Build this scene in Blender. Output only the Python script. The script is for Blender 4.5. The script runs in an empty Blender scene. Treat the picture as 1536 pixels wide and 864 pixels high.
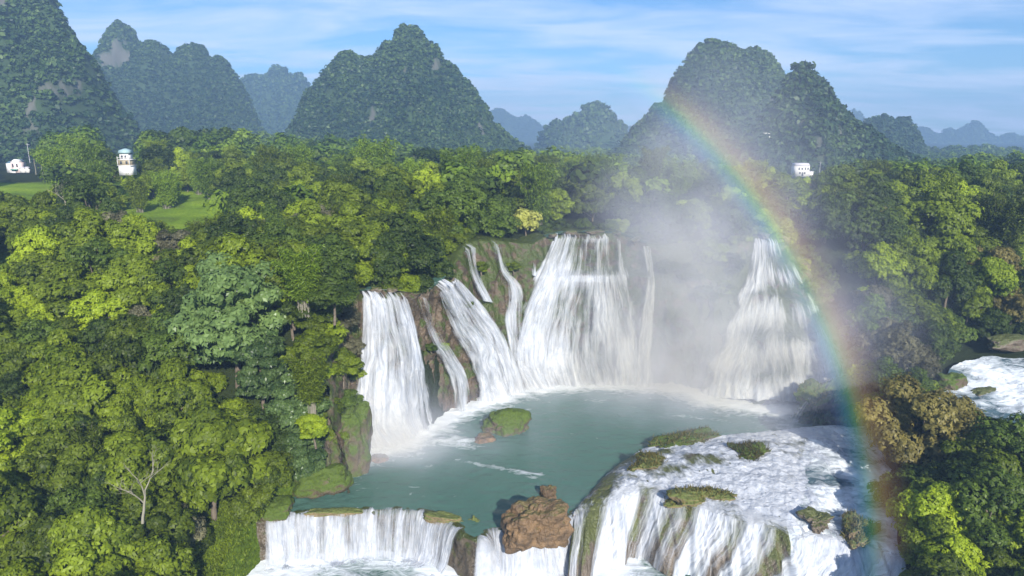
import bpy, math, random
import numpy as np
from mathutils import Vector
from mathutils.bvhtree import BVHTree

random.seed(7)
RNG = np.random.default_rng(11)
C = bpy.context.scene.collection
SC = bpy.context.scene

# ---------------------------------------------------------------- camera
CAM_H, PITCH, FPX = 56.0, math.radians(12.77), 1024.0      # metres above the pool, downward tilt
cam = bpy.data.cameras.new('camera'); cam_o = bpy.data.objects.new('camera', cam); C.objects.link(cam_o)
cam_o.location = (0, 0, CAM_H); cam_o.rotation_euler = (math.pi/2 - PITCH, 0, 0)
cam.sensor_width = 36; cam.lens = 36*FPX/1536; cam.clip_start = 1; cam.clip_end = 20000
SC.camera = cam_o
# ---------------------------------------------------------------- sun and sky
SUN_AZ, SUN_EL = math.radians(164), math.radians(28)        # azimuth clockwise from +Y
sdir = Vector((math.sin(SUN_AZ)*math.cos(SUN_EL), math.cos(SUN_AZ)*math.cos(SUN_EL), math.sin(SUN_EL)))
sun = bpy.data.lights.new('sun', 'SUN'); sun.energy = 5.0; sun.angle = math.radians(0.6); sun.color = (1.0, 0.95, 0.87)
sun_o = bpy.data.objects.new('sun', sun); C.objects.link(sun_o); sun_o.rotation_euler = sdir.to_track_quat('Z', 'Y').to_euler()
SKY_STRENGTH = 0.075
EXPOSURE = 0.78
HAZE_DENSITY = 0.00046

w = bpy.data.worlds.new("World"); SC.world = w; w.use_nodes = True
nt = w.node_tree; nt.nodes.clear()
def N(nt, t, **kw):
    n = nt.nodes.new(t)
    for k, v in kw.items():
        if k.startswith('i_'): n.inputs[k[2:].replace('_', ' ')].default_value = v
        else: setattr(n, k, v)
    return n
sky = N(nt, 'ShaderNodeTexSky', sky_type='NISHITA', sun_disc=False, sun_elevation=SUN_EL, sun_rotation=SUN_AZ,
        altitude=300, air_density=1.0, dust_density=0.25, ozone_density=2.5)
tc = N(nt, 'ShaderNodeTexCoord')
# thin streaky cloud: direction divided by its height = a flat layer seen in perspective
sep = N(nt, 'ShaderNodeSeparateXYZ'); nt.links.new(tc.outputs['Generated'], sep.inputs[0])
zz = N(nt, 'ShaderNodeMath', operation='ADD'); nt.links.new(sep.outputs['Z'], zz.inputs[0]); zz.inputs[1].default_value = 0.10
zm = N(nt, 'ShaderNodeMath', operation='MAXIMUM'); nt.links.new(zz.outputs[0], zm.inputs[0]); zm.inputs[1].default_value = 0.03
dx = N(nt, 'ShaderNodeMath', operation='DIVIDE'); nt.links.new(sep.outputs['X'], dx.inputs[0]); nt.links.new(zm.outputs[0], dx.inputs[1])
dy = N(nt, 'ShaderNodeMath', operation='DIVIDE'); nt.links.new(sep.outputs['Y'], dy.inputs[0]); nt.links.new(zm.outputs[0], dy.inputs[1])
cx = N(nt, 'ShaderNodeCombineXYZ'); nt.links.new(dx.outputs[0], cx.inputs[0]); nt.links.new(dy.outputs[0], cx.inputs[1])
mp = N(nt, 'ShaderNodeMapping'); mp.inputs['Scale'].default_value = (0.55, 1.1, 1); mp.inputs['Rotation'].default_value = (0, 0, 0.12)
nt.links.new(cx.outputs[0], mp.inputs[0])
n1 = N(nt, 'ShaderNodeTexNoise', i_Scale=1.5, i_Detail=9.0, i_Roughness=0.58, i_Distortion=0.5); nt.links.new(mp.outputs[0], n1.inputs['Vector'])
r1 = N(nt, 'ShaderNodeMapRange', i_From_Min=0.38, i_From_Max=0.62); nt.links.new(n1.outputs[0], r1.inputs[0])
lowz = N(nt, 'ShaderNodeMapRange', i_From_Min=0.22, i_From_Max=0.0, i_To_Min=0.35, i_To_Max=0.95); nt.links.new(sep.outputs['Z'], lowz.inputs[0])
cm = N(nt, 'ShaderNodeMath', operation='MULTIPLY'); nt.links.new(r1.outputs[0], cm.inputs[0]); nt.links.new(lowz.outputs[0], cm.inputs[1])
add = N(nt, 'ShaderNodeMath', operation='MULTIPLY_ADD', use_clamp=True); nt.links.new(cm.outputs[0], add.inputs[0]); add.inputs[1].default_value = 1.0; add.inputs[2].default_value = 0.02
tint = N(nt, 'ShaderNodeMix', data_type='RGBA', blend_type='MULTIPLY'); tint.inputs[0].default_value = 1; nt.links.new(sky.outputs[0], tint.inputs[6]); tint.inputs[7].default_value = (.52, .80, 1.10, 1)
mx = N(nt, 'ShaderNodeMix', data_type='RGBA'); nt.links.new(add.outputs[0], mx.inputs[0]); nt.links.new(tint.outputs[2], mx.inputs[6]); mx.inputs[7].default_value = (7.6, 8.4, 10.4, 1)
bg = N(nt, 'ShaderNodeBackground', i_Strength=SKY_STRENGTH); nt.links.new(mx.outputs[2], bg.inputs[0])
wo = N(nt, 'ShaderNodeOutputWorld'); nt.links.new(bg.outputs[0], wo.inputs[0])

SC.view_settings.view_transform = 'Standard'; SC.view_settings.look = 'None'
SC.view_settings.exposure = EXPOSURE; SC.view_settings.gamma = 1; SC.view_settings.use_curve_mapping = False
SC.render.engine = 'CYCLES'
cy = SC.cycles
cy.max_bounces = 5; cy.diffuse_bounces = 2; cy.glossy_bounces = 2; cy.transmission_bounces = 2; cy.transparent_max_bounces = 24
cy.volume_bounces = 0; cy.use_denoising = True; cy.sample_clamp_indirect = 4
cy.volume_step_rate = 1.0; cy.volume_max_steps = 160
try: cy.denoiser = 'OPENIMAGEDENOISE'
except Exception: pass

# ---------------------------------------------------------------- helpers
def ray(px, py):
    u = (px-768)/FPX; v = (432-py)/FPX
    return np.array([u, math.cos(PITCH)+v*math.sin(PITCH), -math.sin(PITCH)+v*math.cos(PITCH)])
def at_z(px, py, z):
    q = ray(px, py); return q*((z-CAM_H)/q[2]) + np.array([0, 0, CAM_H])
def at_y(px, py, Y):
    q = ray(px, py); return q*(Y/q[1]) + np.array([0, 0, CAM_H])
def proj(p):
    p = np.asarray(p, float); d = p - np.array([0, 0, CAM_H])
    dep = d[..., 1]*math.cos(PITCH) - d[..., 2]*math.sin(PITCH)
    up = d[..., 1]*math.sin(PITCH) + d[..., 2]*math.cos(PITCH)
    return np.stack([768+FPX*d[..., 0]/dep, 432-FPX*up/dep, dep], -1)
def sstep(a, b, x):
    t = np.clip((x-a)/(b-a), 0, 1); return t*t*(3-2*t)
def _h(ix, iy, iz, s):
    n = (ix*374761393 + iy*668265263 + iz*2147483647 + s*974634777) & 0xffffffff
    n = ((n ^ (n >> 13))*1274126177) & 0xffffffff
    n = ((n ^ (n >> 16))*2246822519) & 0xffffffff
    return ((n ^ (n >> 15)) & 0xffff)/65535.0*2-1
def vnoise(x, y, z=0, s=0):
    x, y, z = np.broadcast_arrays(np.asarray(x, float), np.asarray(y, float), np.asarray(z, float))
    ix, iy, iz = (np.floor(a).astype(np.int64) for a in (x, y, z))
    fx, fy, fz = x-ix, y-iy, z-iz
    fx, fy, fz = (a*a*a*(a*(a*6-15)+10) for a in (fx, fy, fz))
    o = 0
    for a in (0, 1):
        for b in (0, 1):
            for c in (0, 1):
                o = o + _h(ix+a, iy+b, iz+c, s)*(fx if a else 1-fx)*(fy if b else 1-fy)*(fz if c else 1-fz)
    return o
def fbm(x, y, z=0, s=0, oct=4, g=0.5):
    o = 0; a = 1; t = 0
    x, y, z = np.asarray(x, float), np.asarray(y, float), np.asarray(z, float)
    for k in range(oct):
        o = o + a*vnoise(x, y, z, s+k*17); t += a; a *= g; x = x*2.03+3.1; y = y*2.03+1.7; z = z*2.03+5.3
    return o/t
def make_mesh(name, V, F, smooth=False, attrs=None, mat=None):
    """V n*3, F m*k (k = 3 or 4)"""
    V = np.asarray(V, np.float32); F = np.asarray(F, np.int32)
    me = bpy.data.meshes.new(name); me.vertices.add(len(V)); me.vertices.foreach_set('co', V.ravel())
    k = F.shape[1]; me.loops.add(F.size); me.loops.foreach_set('vertex_index', F.ravel())
    me.polygons.add(len(F)); me.polygons.foreach_set('loop_start', np.arange(0, F.size, k, dtype=np.int32))
    try: me.polygons.foreach_set('loop_total', np.full(len(F), k, np.int32))
    except Exception: pass
    me.update(calc_edges=True)
    if smooth: me.polygons.foreach_set('use_smooth', np.ones(len(F), bool))
    for an, av in (attrs or {}).items():
        a = me.attributes.new(an, 'FLOAT', 'POINT'); a.data.foreach_set('value', np.asarray(av, np.float32).ravel())
    if mat: me.materials.append(mat)
    me.validate()
    return me
def grid_faces(nu, nv):
    i = np.arange(nu-1)[:, None]*nv + np.arange(nv-1)[None, :]
    return np.stack([i, i+1, i+1+nv, i+nv], -1).reshape(-1, 4)
def link(name, me, parent=None, loc=None):
    o = bpy.data.objects.new(name, me); C.objects.link(o)
    if parent: o.parent = parent
    if loc is not None: o.location = loc
    return o
def tag(o, label=None, cat=None, group=None, kind=None):
    if label: o['label'] = label
    if cat: o['category'] = cat
    if group: o['group'] = group
    if kind: o['kind'] = kind
    return o
def empty(name, loc, rz=0):
    o = bpy.data.objects.new(name, None); C.objects.link(o); o.location = loc; o.rotation_euler = (0, 0, rz); o.empty_display_size = 0.5
    return o
def catmull(P, n):
    P = np.asarray(P, float); m = len(P)
    t = np.linspace(0, m-1, n); i = np.minimum(t.astype(int), m-2); f = (t-i)[:, None]
    g = lambda k: P[np.clip(k, 0, m-1)]
    p0, p1, p2, p3 = g(i-1), g(i), g(i+1), g(i+2)
    return 0.5*((2*p1)+(-p0+p2)*f+(2*p0-5*p1+4*p2-p3)*f*f+(-p0+3*p1-3*p2+p3)*f**3)
def resample(P, n):
    P = np.asarray(P, float); d = np.r_[0, np.cumsum(np.linalg.norm(np.diff(P, axis=0), axis=1))]; d /= d[-1]
    t = np.linspace(0, 1, n); return np.stack([np.interp(t, d, P[:, k]) for k in range(P.shape[1])], 1)
def smooth_line(P, n):
    return resample(catmull(P, max(n, 8)*2), n)
def in_poly(P, poly):
    P = np.asarray(P, float); x, y = P[..., 0], P[..., 1]; r = np.zeros(x.shape, bool); n = len(poly)
    for i in range(n):
        x1, y1 = poly[i][:2]; x2, y2 = poly[(i+1) % n][:2]
        if y1 == y2: continue
        c = ((y1 > y) != (y2 > y)) & (x < (x2-x1)*(y-y1)/(y2-y1)+x1); r ^= c
    return r
def dist_poly(x, y, poly, closed=True):
    d = np.full(x.shape, 1e9); n = len(poly)
    for i in range(n if closed else n-1):
        a = np.array(poly[i][:2], float); b = np.array(poly[(i+1) % n][:2], float); ab = b-a; L = max(ab@ab, 1e-9)
        t = np.clip(((x-a[0])*ab[0]+(y-a[1])*ab[1])/L, 0, 1)
        d = np.minimum(d, np.hypot(x-a[0]-t*ab[0], y-a[1]-t*ab[1]))
    return d

# ---------------------------------------------------------------- materials
def new_mat(name):
    m = bpy.data.materials.new(name); m.use_nodes = True; m.node_tree.nodes.clear(); return m, m.node_tree
def L(nt, a, b): nt.links.new(a, b)
def principled(name, col, rough=0.7, bump=None, noise=None, spec=0.3, metal=0):
    """plain material: colour modulated by noise (scale, col2), optional bump (scale, strength)"""
    m, nt = new_mat(name); b = N(nt, 'ShaderNodeBsdfPrincipled'); b.inputs['Roughness'].default_value = rough
    b.inputs['Specular IOR Level'].default_value = spec; b.inputs['Metallic'].default_value = metal
    o = N(nt, 'ShaderNodeOutputMaterial'); L(nt, b.outputs[0], o.inputs[0]); b.inputs['Base Color'].default_value = (*col, 1)
    tc = N(nt, 'ShaderNodeTexCoord')
    if noise:
        n = N(nt, 'ShaderNodeTexNoise', i_Scale=noise[0], i_Detail=6.0, i_Roughness=0.6); L(nt, tc.outputs['Object'], n.inputs['Vector'])
        r = N(nt, 'ShaderNodeMapRange', i_From_Min=0.35, i_From_Max=0.65); L(nt, n.outputs[0], r.inputs[0])
        x = N(nt, 'ShaderNodeMix', data_type='RGBA'); L(nt, r.outputs[0], x.inputs[0]); x.inputs[6].default_value = (*col, 1); x.inputs[7].default_value = (*noise[1], 1)
        L(nt, x.outputs[2], b.inputs['Base Color'])
    if bump:
        n = N(nt, 'ShaderNodeTexNoise', i_Scale=bump[0], i_Detail=5.0); L(nt, tc.outputs['Object'], n.inputs['Vector'])
        bb = N(nt, 'ShaderNodeBump', i_Strength=bump[1], i_Distance=0.3); L(nt, n.outputs[0], bb.inputs['Height']); L(nt, bb.outputs[0], b.inputs['Normal'])
    return m
def rock_mat(name, rock, rock2, moss, moss_lo, moss_hi, wet=0.6, scale=1.0):
    m, nt = new_mat(name); b = N(nt, 'ShaderNodeBsdfPrincipled'); b.inputs['Roughness'].default_value = wet; b.inputs['Specular IOR Level'].default_value = 0.4
    o = N(nt, 'ShaderNodeOutputMaterial'); L(nt, b.outputs[0], o.inputs[0])
    g = N(nt, 'ShaderNodeNewGeometry'); pos = g.outputs['Position']
    n = N(nt, 'ShaderNodeTexNoise', i_Scale=0.35*scale, i_Detail=8.0, i_Roughness=0.65); L(nt, pos, n.inputs['Vector'])
    r = N(nt, 'ShaderNodeMapRange', i_From_Min=0.38, i_From_Max=0.62); L(nt, n.outputs[0], r.inputs[0])
    x = N(nt, 'ShaderNodeMix', data_type='RGBA'); L(nt, r.outputs[0], x.inputs[0]); x.inputs[6].default_value = (*rock, 1); x.inputs[7].default_value = (*rock2, 1)
    # moss on what faces up, broken by noise
    s = N(nt, 'ShaderNodeSeparateXYZ'); L(nt, g.outputs['Normal'], s.inputs[0])
    n2 = N(nt, 'ShaderNodeTexNoise', i_Scale=0.22*scale, i_Detail=7.0, i_Roughness=0.7); L(nt, pos, n2.inputs['Vector'])
    a = N(nt, 'ShaderNodeMath', operation='MULTIPLY_ADD'); L(nt, s.outputs['Z'], a.inputs[0]); a.inputs[1].default_value = 0.35; L(nt, n2.outputs[0], a.inputs[2])
    r2 = N(nt, 'ShaderNodeMapRange', i_From_Min=moss_lo, i_From_Max=moss_hi); L(nt, a.outputs[0], r2.inputs[0])
    n3 = N(nt, 'ShaderNodeTexNoise', i_Scale=2.5*scale, i_Detail=5.0); L(nt, pos, n3.inputs['Vector'])
    mm = N(nt, 'ShaderNodeMix', data_type='RGBA'); L(nt, n3.outputs[0], mm.inputs[0]); mm.inputs[6].default_value = (*(0.45*np.array(moss)), 1); mm.inputs[7].default_value = (*(1.5*np.array(moss)), 1)
    x2 = N(nt, 'ShaderNodeMix', data_type='RGBA'); L(nt, r2.outputs[0], x2.inputs[0]); L(nt, x.outputs[2], x2.inputs[6]); L(nt, mm.outputs[2], x2.inputs[7])
    L(nt, x2.outputs[2], b.inputs['Base Color'])
    bb = N(nt, 'ShaderNodeBump', i_Strength=0.7, i_Distance=0.5); L(nt, n3.outputs[0], bb.inputs['Height']); L(nt, bb.outputs[0], b.inputs['Normal'])
    return m
def leaf_mat(name, c1, c2, hue=0.35, trans=0.30, rough=0.5):
    m, nt = new_mat(name); o = N(nt, 'ShaderNodeOutputMaterial')
    g = N(nt, 'ShaderNodeNewGeometry'); oi = N(nt, 'ShaderNodeObjectInfo')
    x = N(nt, 'ShaderNodeMix', data_type='RGBA'); x.inputs[6].default_value = (*c1, 1); x.inputs[7].default_value = (*c2, 1)
    mt = N(nt, 'ShaderNodeMath', operation='MULTIPLY'); L(nt, g.outputs['Random Per Island'], mt.inputs[0]); mt.inputs[1].default_value = 1-hue
    ma = N(nt, 'ShaderNodeMath', operation='MULTIPLY_ADD', use_clamp=True); L(nt, oi.outputs['Random'], ma.inputs[0]); ma.inputs[1].default_value = hue; L(nt, mt.outputs[0], ma.inputs[2])
    at = N(nt, 'ShaderNodeAttribute', attribute_name='tone'); mb_ = N(nt, 'ShaderNodeMath', operation='ADD', use_clamp=True); L(nt, ma.outputs[0], mb_.inputs[0]); L(nt, at.outputs['Fac'], mb_.inputs[1]); L(nt, mb_.outputs[0], x.inputs[0])
    hs = N(nt, 'ShaderNodeHueSaturation'); L(nt, x.outputs[2], hs.inputs['Color'])
    v = N(nt, 'ShaderNodeMapRange', i_To_Min=0.80, i_To_Max=1.42); L(nt, oi.outputs['Random'], v.inputs[0]); L(nt, v.outputs[0], hs.inputs['Value'])
    b = N(nt, 'ShaderNodeBsdfPrincipled'); b.inputs['Roughness'].default_value = rough; b.inputs['Specular IOR Level'].default_value = 0.25; L(nt, hs.outputs[0], b.inputs['Base Color'])
    t = N(nt, 'ShaderNodeBsdfTranslucent'); L(nt, hs.outputs[0], t.inputs[0])
    s = N(nt, 'ShaderNodeMixShader'); s.inputs[0].default_value = trans; L(nt, b.outputs[0], s.inputs[1]); L(nt, t.outputs[0], s.inputs[2]); L(nt, s.outputs[0], o.inputs[0])
    return m
M = {}
M['bark'] = principled('bark', (0.11, 0.085, 0.06), 0.9, bump=(3, 0.5), noise=(1.5, (0.19, 0.16, 0.12)))
M['palebark'] = principled('pale_bark', (0.27, 0.25, 0.19), 0.8, noise=(1.0, (0.22, 0.20, 0.15)))
M['leaf_mid'] = leaf_mat('leaf_mid', (0.038, 0.060, 0.004), (0.175, 0.230, 0.012))
M['leaf_bright'] = leaf_mat('leaf_bright', (0.085, 0.135, 0.005), (0.27, 0.34, 0.014))
M['leaf_dark'] = leaf_mat('leaf_dark', (0.020, 0.038, 0.006), (0.090, 0.135, 0.014))
M['leaf_silver'] = leaf_mat('leaf_silver', (0.038, 0.072, 0.018), (0.145, 0.215, 0.062), rough=0.35)
M['leaf_grey'] = leaf_mat('leaf_grey', (0.06, 0.06, 0.028), (0.19, 0.18, 0.10))
M['leaf_brown'] = leaf_mat('leaf_brown', (0.055, 0.050, 0.012), (0.20, 0.17, 0.045))
M['leaf_yellow'] = leaf_mat('leaf_yellow', (0.28, 0.30, 0.05), (0.50, 0.50, 0.12))
M['leaf_bamboo'] = leaf_mat('leaf_bamboo', (0.07, 0.13, 0.008), (0.22, 0.31, 0.02))
M['leaf_hill'] = leaf_mat('leaf_hill', (0.016, 0.040, 0.011), (0.085, 0.135, 0.024), trans=0.15)
M['leaf_forest'] = leaf_mat('leaf_forest', (0.034, 0.065, 0.006), (0.155, 0.225, 0.016))
M['cliff'] = rock_mat('cliff_rock', (0.055, 0.042, 0.028), (0.145, 0.105, 0.068), (0.050, 0.068, 0.010), 0.47, 0.60, wet=0.5)
M['mossrock'] = rock_mat('moss_rock', (0.075, 0.055, 0.03), (0.13, 0.10, 0.06), (0.065, 0.10, 0.006), 0.42, 0.60, wet=0.75)
M['brownrock'] = rock_mat('brown_rock', (0.085, 0.055, 0.030), (0.22, 0.135, 0.065), (0.12, 0.10, 0.03), 0.74, 0.90, wet=0.45, scale=1.6)
M['shadedwetrock'] = rock_mat('shaded_wet_rock', (0.045, 0.034, 0.022), (0.11, 0.085, 0.055), (0.05, 0.06, 0.012), 0.60, 0.72, wet=0.3)  # wet rock, its colour also darkened for the shade on the ledge wall
M['travertine'] = rock_mat('travertine', (0.085, 0.065, 0.045), (0.17, 0.135, 0.10), (0.09, 0.10, 0.03), 0.62, 0.74, wet=0.4)
M['drygrass'] = rock_mat('dry_grass_rock', (0.15, 0.11, 0.055), (0.24, 0.18, 0.09), (0.11, 0.13, 0.03), 0.55, 0.68, wet=0.8)
M['karst'] = rock_mat('karst_limestone', (0.016, 0.034, 0.010), (0.030, 0.058, 0.014), (0.028, 0.052, 0.012), 0.50, 0.62, wet=0.9, scale=0.08)

m_ = M['karst'].node_tree; b_ = [n for n in m_.nodes if n.type == 'BSDF_PRINCIPLED'][0]; src = b_.inputs['Base Color'].links[0].from_socket
x_ = N(m_, 'ShaderNodeMix', data_type='RGBA'); a_ = N(m_, 'ShaderNodeAttribute', attribute_name='bare'); L(m_, a_.outputs['Fac'], x_.inputs[0]); L(m_, src, x_.inputs[6]); x_.inputs[7].default_value = (.10, .098, .08, 1); L(m_, x_.outputs[2], b_.inputs['Base Color'])
def ground_mat():
    m, nt = new_mat('ground_green'); b = N(nt, 'ShaderNodeBsdfPrincipled'); b.inputs['Roughness'].default_value = 0.95; b.inputs['Specular IOR Level'].default_value = 0.1
    o = N(nt, 'ShaderNodeOutputMaterial'); L(nt, b.outputs[0], o.inputs[0]); g = N(nt, 'ShaderNodeNewGeometry')
    n = N(nt, 'ShaderNodeTexNoise', i_Scale=0.05, i_Detail=10.0, i_Roughness=0.65); L(nt, g.outputs['Position'], n.inputs['Vector'])
    cr = N(nt, 'ShaderNodeValToRGB'); L(nt, n.outputs[0], cr.inputs[0]); e = cr.color_ramp.elements
    e[0].position = 0.30; e[0].color = (0.09, 0.12, 0.02, 1); e[1].position = 0.72; e[1].color = (0.30, 0.40, 0.03, 1)
    k = e.new(0.48); k.color = (0.17, 0.27, 0.014, 1)
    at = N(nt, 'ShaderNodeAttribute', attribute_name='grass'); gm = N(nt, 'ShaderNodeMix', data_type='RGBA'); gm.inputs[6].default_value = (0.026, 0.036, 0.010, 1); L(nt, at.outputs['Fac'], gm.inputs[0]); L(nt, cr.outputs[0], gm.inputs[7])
    n2 = N(nt, 'ShaderNodeTexNoise', i_Scale=1.6, i_Detail=6.0, i_Roughness=0.7); L(nt, g.outputs['Position'], n2.inputs['Vector'])
    x = N(nt, 'ShaderNodeMix', data_type='RGBA', blend_type='MULTIPLY'); x.inputs[0].default_value = 0.8; L(nt, gm.outputs[2], x.inputs[6])
    r = N(nt, 'ShaderNodeMapRange', i_From_Min=0.3, i_From_Max=0.7, i_To_Min=0.45, i_To_Max=1.3); L(nt, n2.outputs[0], r.inputs[0]); L(nt, r.outputs[0], x.inputs[7])
    L(nt, x.outputs[2], b.inputs['Base Color'])
    bb = N(nt, 'ShaderNodeBump', i_Strength=0.8, i_Distance=0.6); L(nt, n2.outputs[0], bb.inputs['Height']); L(nt, bb.outputs[0], b.inputs['Normal'])
    return m
M['ground'] = ground_mat()

def water_mat(name, col, col2, foam_bias=0.0, rough=0.12):
    """murky mineral water with a broken foam cover where the mesh attribute 'foam' says water is churned"""
    m, nt = new_mat(name); b = N(nt, 'ShaderNodeBsdfPrincipled'); o = N(nt, 'ShaderNodeOutputMaterial'); g = N(nt, 'ShaderNodeNewGeometry')
    at = N(nt, 'ShaderNodeAttribute', attribute_name='foam')
    mp = N(nt, 'ShaderNodeMapping'); mp.inputs['Scale'].default_value = (0.55, 1.0, 1.0); L(nt, g.outputs['Position'], mp.inputs[0])
    n0 = N(nt, 'ShaderNodeTexNoise', i_Scale=0.06, i_Detail=3.0); L(nt, g.outputs['Position'], n0.inputs['Vector'])
    cx = N(nt, 'ShaderNodeMix', data_type='RGBA'); L(nt, n0.outputs[0], cx.inputs[0]); cx.inputs[6].default_value = (*col, 1); cx.inputs[7].default_value = (*col2, 1)
    n1 = N(nt, 'ShaderNodeTexNoise', i_Scale=0.55, i_Detail=9.0, i_Roughness=0.68, i_Distortion=1.2); L(nt, mp.outputs[0], n1.inputs['Vector'])
    s = N(nt, 'ShaderNodeMath', operation='ADD'); L(nt, at.outputs['Fac'], s.inputs[0]); L(nt, n1.outputs[0], s.inputs[1])
    r = N(nt, 'ShaderNodeMapRange', i_From_Min=0.74-foam_bias, i_From_Max=1.05-foam_bias); L(nt, s.outputs[0], r.inputs[0])
    x = N(nt, 'ShaderNodeMix', data_type='RGBA'); L(nt, r.outputs[0], x.inputs[0]); L(nt, cx.outputs[2], x.inputs[6]); x.inputs[7].default_value = (0.70, 0.735, 0.76, 1)
    L(nt, x.outputs[2], b.inputs['Base Color'])
    rr = N(nt, 'ShaderNodeMapRange', i_To_Min=rough, i_To_Max=0.7); L(nt, r.outputs[0], rr.inputs[0]); L(nt, rr.outputs[0], b.inputs['Roughness'])
    b.inputs['IOR'].default_value = 1.33
    n2 = N(nt, 'ShaderNodeTexNoise', i_Scale=1.1, i_Detail=6.0, i_Roughness=0.6, i_Distortion=0.4); L(nt, mp.outputs[0], n2.inputs['Vector'])
    ad = N(nt, 'ShaderNodeMath', operation='ADD'); L(nt, n2.outputs[0], ad.inputs[0]); L(nt, r.outputs[0], ad.inputs[1])
    bb = N(nt, 'ShaderNodeBump', i_Strength=0.55, i_Distance=0.35); L(nt, ad.outputs[0], bb.inputs['Height']); L(nt, bb.outputs[0], b.inputs['Normal'])
    L(nt, b.outputs[0], o.inputs[0]); return m
M['pool'] = water_mat('pool_water', (0.048, 0.118, 0.086), (0.085, 0.155, 0.125), rough=0.2)
M['lower'] = water_mat('lower_water', (0.035, 0.10, 0.07), (0.06, 0.14, 0.10), 0.10)
M['rapid'] = water_mat('rapid_water', (0.045, 0.085, 0.105), (0.08, 0.13, 0.15), 0.12)  # bluer than the pool; over the mound the blue stands in for shade

def fall_mat(name='falling_water', tint=(0.85, 0.865, 0.90), fu=1.0, fv=1.0):
    """white water in strands: uses attributes across / down (metres along the sheet) and cover (0..1)"""
    m, nt = new_mat(name); o = N(nt, 'ShaderNodeOutputMaterial')
    a = N(nt, 'ShaderNodeAttribute', attribute_name='across'); d = N(nt, 'ShaderNodeAttribute', attribute_name='down'); c = N(nt, 'ShaderNodeAttribute', attribute_name='cover')
    def nz(su, sv, det, rough, dist, w=0):
        mu = N(nt, 'ShaderNodeMath', operation='MULTIPLY'); L(nt, a.outputs['Fac'], mu.inputs[0]); mu.inputs[1].default_value = su*fu
        mv = N(nt, 'ShaderNodeMath', operation='MULTIPLY'); L(nt, d.outputs['Fac'], mv.inputs[0]); mv.inputs[1].default_value = sv*fv
        co = N(nt, 'ShaderNodeCombineXYZ'); L(nt, mu.outputs[0], co.inputs[0]); L(nt, mv.outputs[0], co.inputs[1]); co.inputs[2].default_value = w
        n = N(nt, 'ShaderNodeTexNoise', i_Scale=1.0, i_Detail=det, i_Roughness=rough, i_Distortion=dist); L(nt, co.outputs[0], n.inputs['Vector']); return n
    n1 = nz(0.75, 0.055, 6.0, 0.62, 0.25); n2 = nz(2.4, 0.16, 5.0, 0.6, 0.3, 4.0); n3 = nz(1.2, 0.45, 6.0, 0.65, 0.5, 9.0)
    # alpha = cover + strands
    s = N(nt, 'ShaderNodeMath', operation='MULTIPLY_ADD'); L(nt, n2.outputs[0], s.inputs[0]); s.inputs[1].default_value = 0.45; L(nt, n1.outputs[0], s.inputs[2])
    s2 = N(nt, 'ShaderNodeMath', operation='ADD'); L(nt, s.outputs[0], s2.inputs[0]); L(nt, c.outputs['Fac'], s2.inputs[1])
    r = N(nt, 'ShaderNodeMapRange', i_From_Min=0.96, i_From_Max=1.36); L(nt, s2.outputs[0], r.inputs[0])
    # a separate noise mixes a greyer blue into the white
    x = N(nt, 'ShaderNodeMix', data_type='RGBA'); rr = N(nt, 'ShaderNodeMapRange', i_From_Min=0.35, i_From_Max=0.62); L(nt, n3.outputs[0], rr.inputs[0])
    L(nt, rr.outputs[0], x.inputs[0]); x.inputs[6].default_value = (tint[0]*0.70, tint[1]*0.74, tint[2]*0.80, 1); x.inputs[7].default_value = (*tint, 1)
    df = N(nt, 'ShaderNodeBsdfDiffuse'); L(nt, x.outputs[2], df.inputs[0]); tl = N(nt, 'ShaderNodeBsdfTranslucent'); L(nt, x.outputs[2], tl.inputs[0])
    mix = N(nt, 'ShaderNodeMixShader'); mix.inputs[0].default_value = 0.3; L(nt, df.outputs[0], mix.inputs[1]); L(nt, tl.outputs[0], mix.inputs[2])
    hh = N(nt, 'ShaderNodeMath', operation='ADD'); L(nt, n2.outputs[0], hh.inputs[0]); L(nt, n3.outputs[0], hh.inputs[1])
    bb = N(nt, 'ShaderNodeBump', i_Strength=0.8, i_Distance=0.5); L(nt, hh.outputs[0], bb.inputs['Height']); L(nt, bb.outputs[0], df.inputs['Normal'])
    tr = N(nt, 'ShaderNodeBsdfTransparent'); f = N(nt, 'ShaderNodeMixShader'); L(nt, r.outputs[0], f.inputs[0]); L(nt, tr.outputs[0], f.inputs[1]); L(nt, mix.outputs[0], f.inputs[2])
    L(nt, f.outputs[0], o.inputs[0]); return m
M['fall'] = fall_mat()

# ---------------------------------------------------------------- cliff surface (smooth master shape)
# top (pixel, depth) | foot (pixel on the pool plane) | profile kind 0 plunge, 1 ledge, 2 stepped slope
CL = [((470, 470, 110), (535, 740), 0), ((500, 450, 114), (530, 700), 0), ((540, 438, 118), (535, 672), 0), ((585, 436, 119), (592, 662), 0), ((632, 440, 121), (655, 628), 0),
      ((655, 428, 126), (690, 612), 0), ((676, 408, 132), (725, 600), 0), ((700, 368, 142), (755, 591), 0), ((742, 360, 148), (775, 585), 0),
      ((795, 366, 152), (800, 581), 0.5), ((845, 351, 156), (850, 576), 1), ((925, 351, 157), (930, 575), 1), ((975, 366, 157), (985, 577), 0.6),
      ((1050, 366, 159), (1040, 583), 0), ((1115, 362, 161), (1065, 594), 1.7), ((1165, 356, 162), (1150, 612), 2), ((1205, 385, 158), (1215, 606), 2), ((1255, 450, 150), (1275, 595), 2), ((1300, 520, 142), (1320, 590), 2)]
NU, NV = 380, 70
tops = catmull([at_y(*c[0]) for c in CL], NU); feet = catmull([at_z(*c[1], 0) for c in CL], NU)
kind = np.interp(np.linspace(0, len(CL)-1, NU), range(len(CL)), [c[2] for c in CL])
v = np.linspace(0, 1.12, NV)
pa0, pb0 = v, np.minimum(v, 1)**1.75 + np.maximum(v-1, 0)*2
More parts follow.
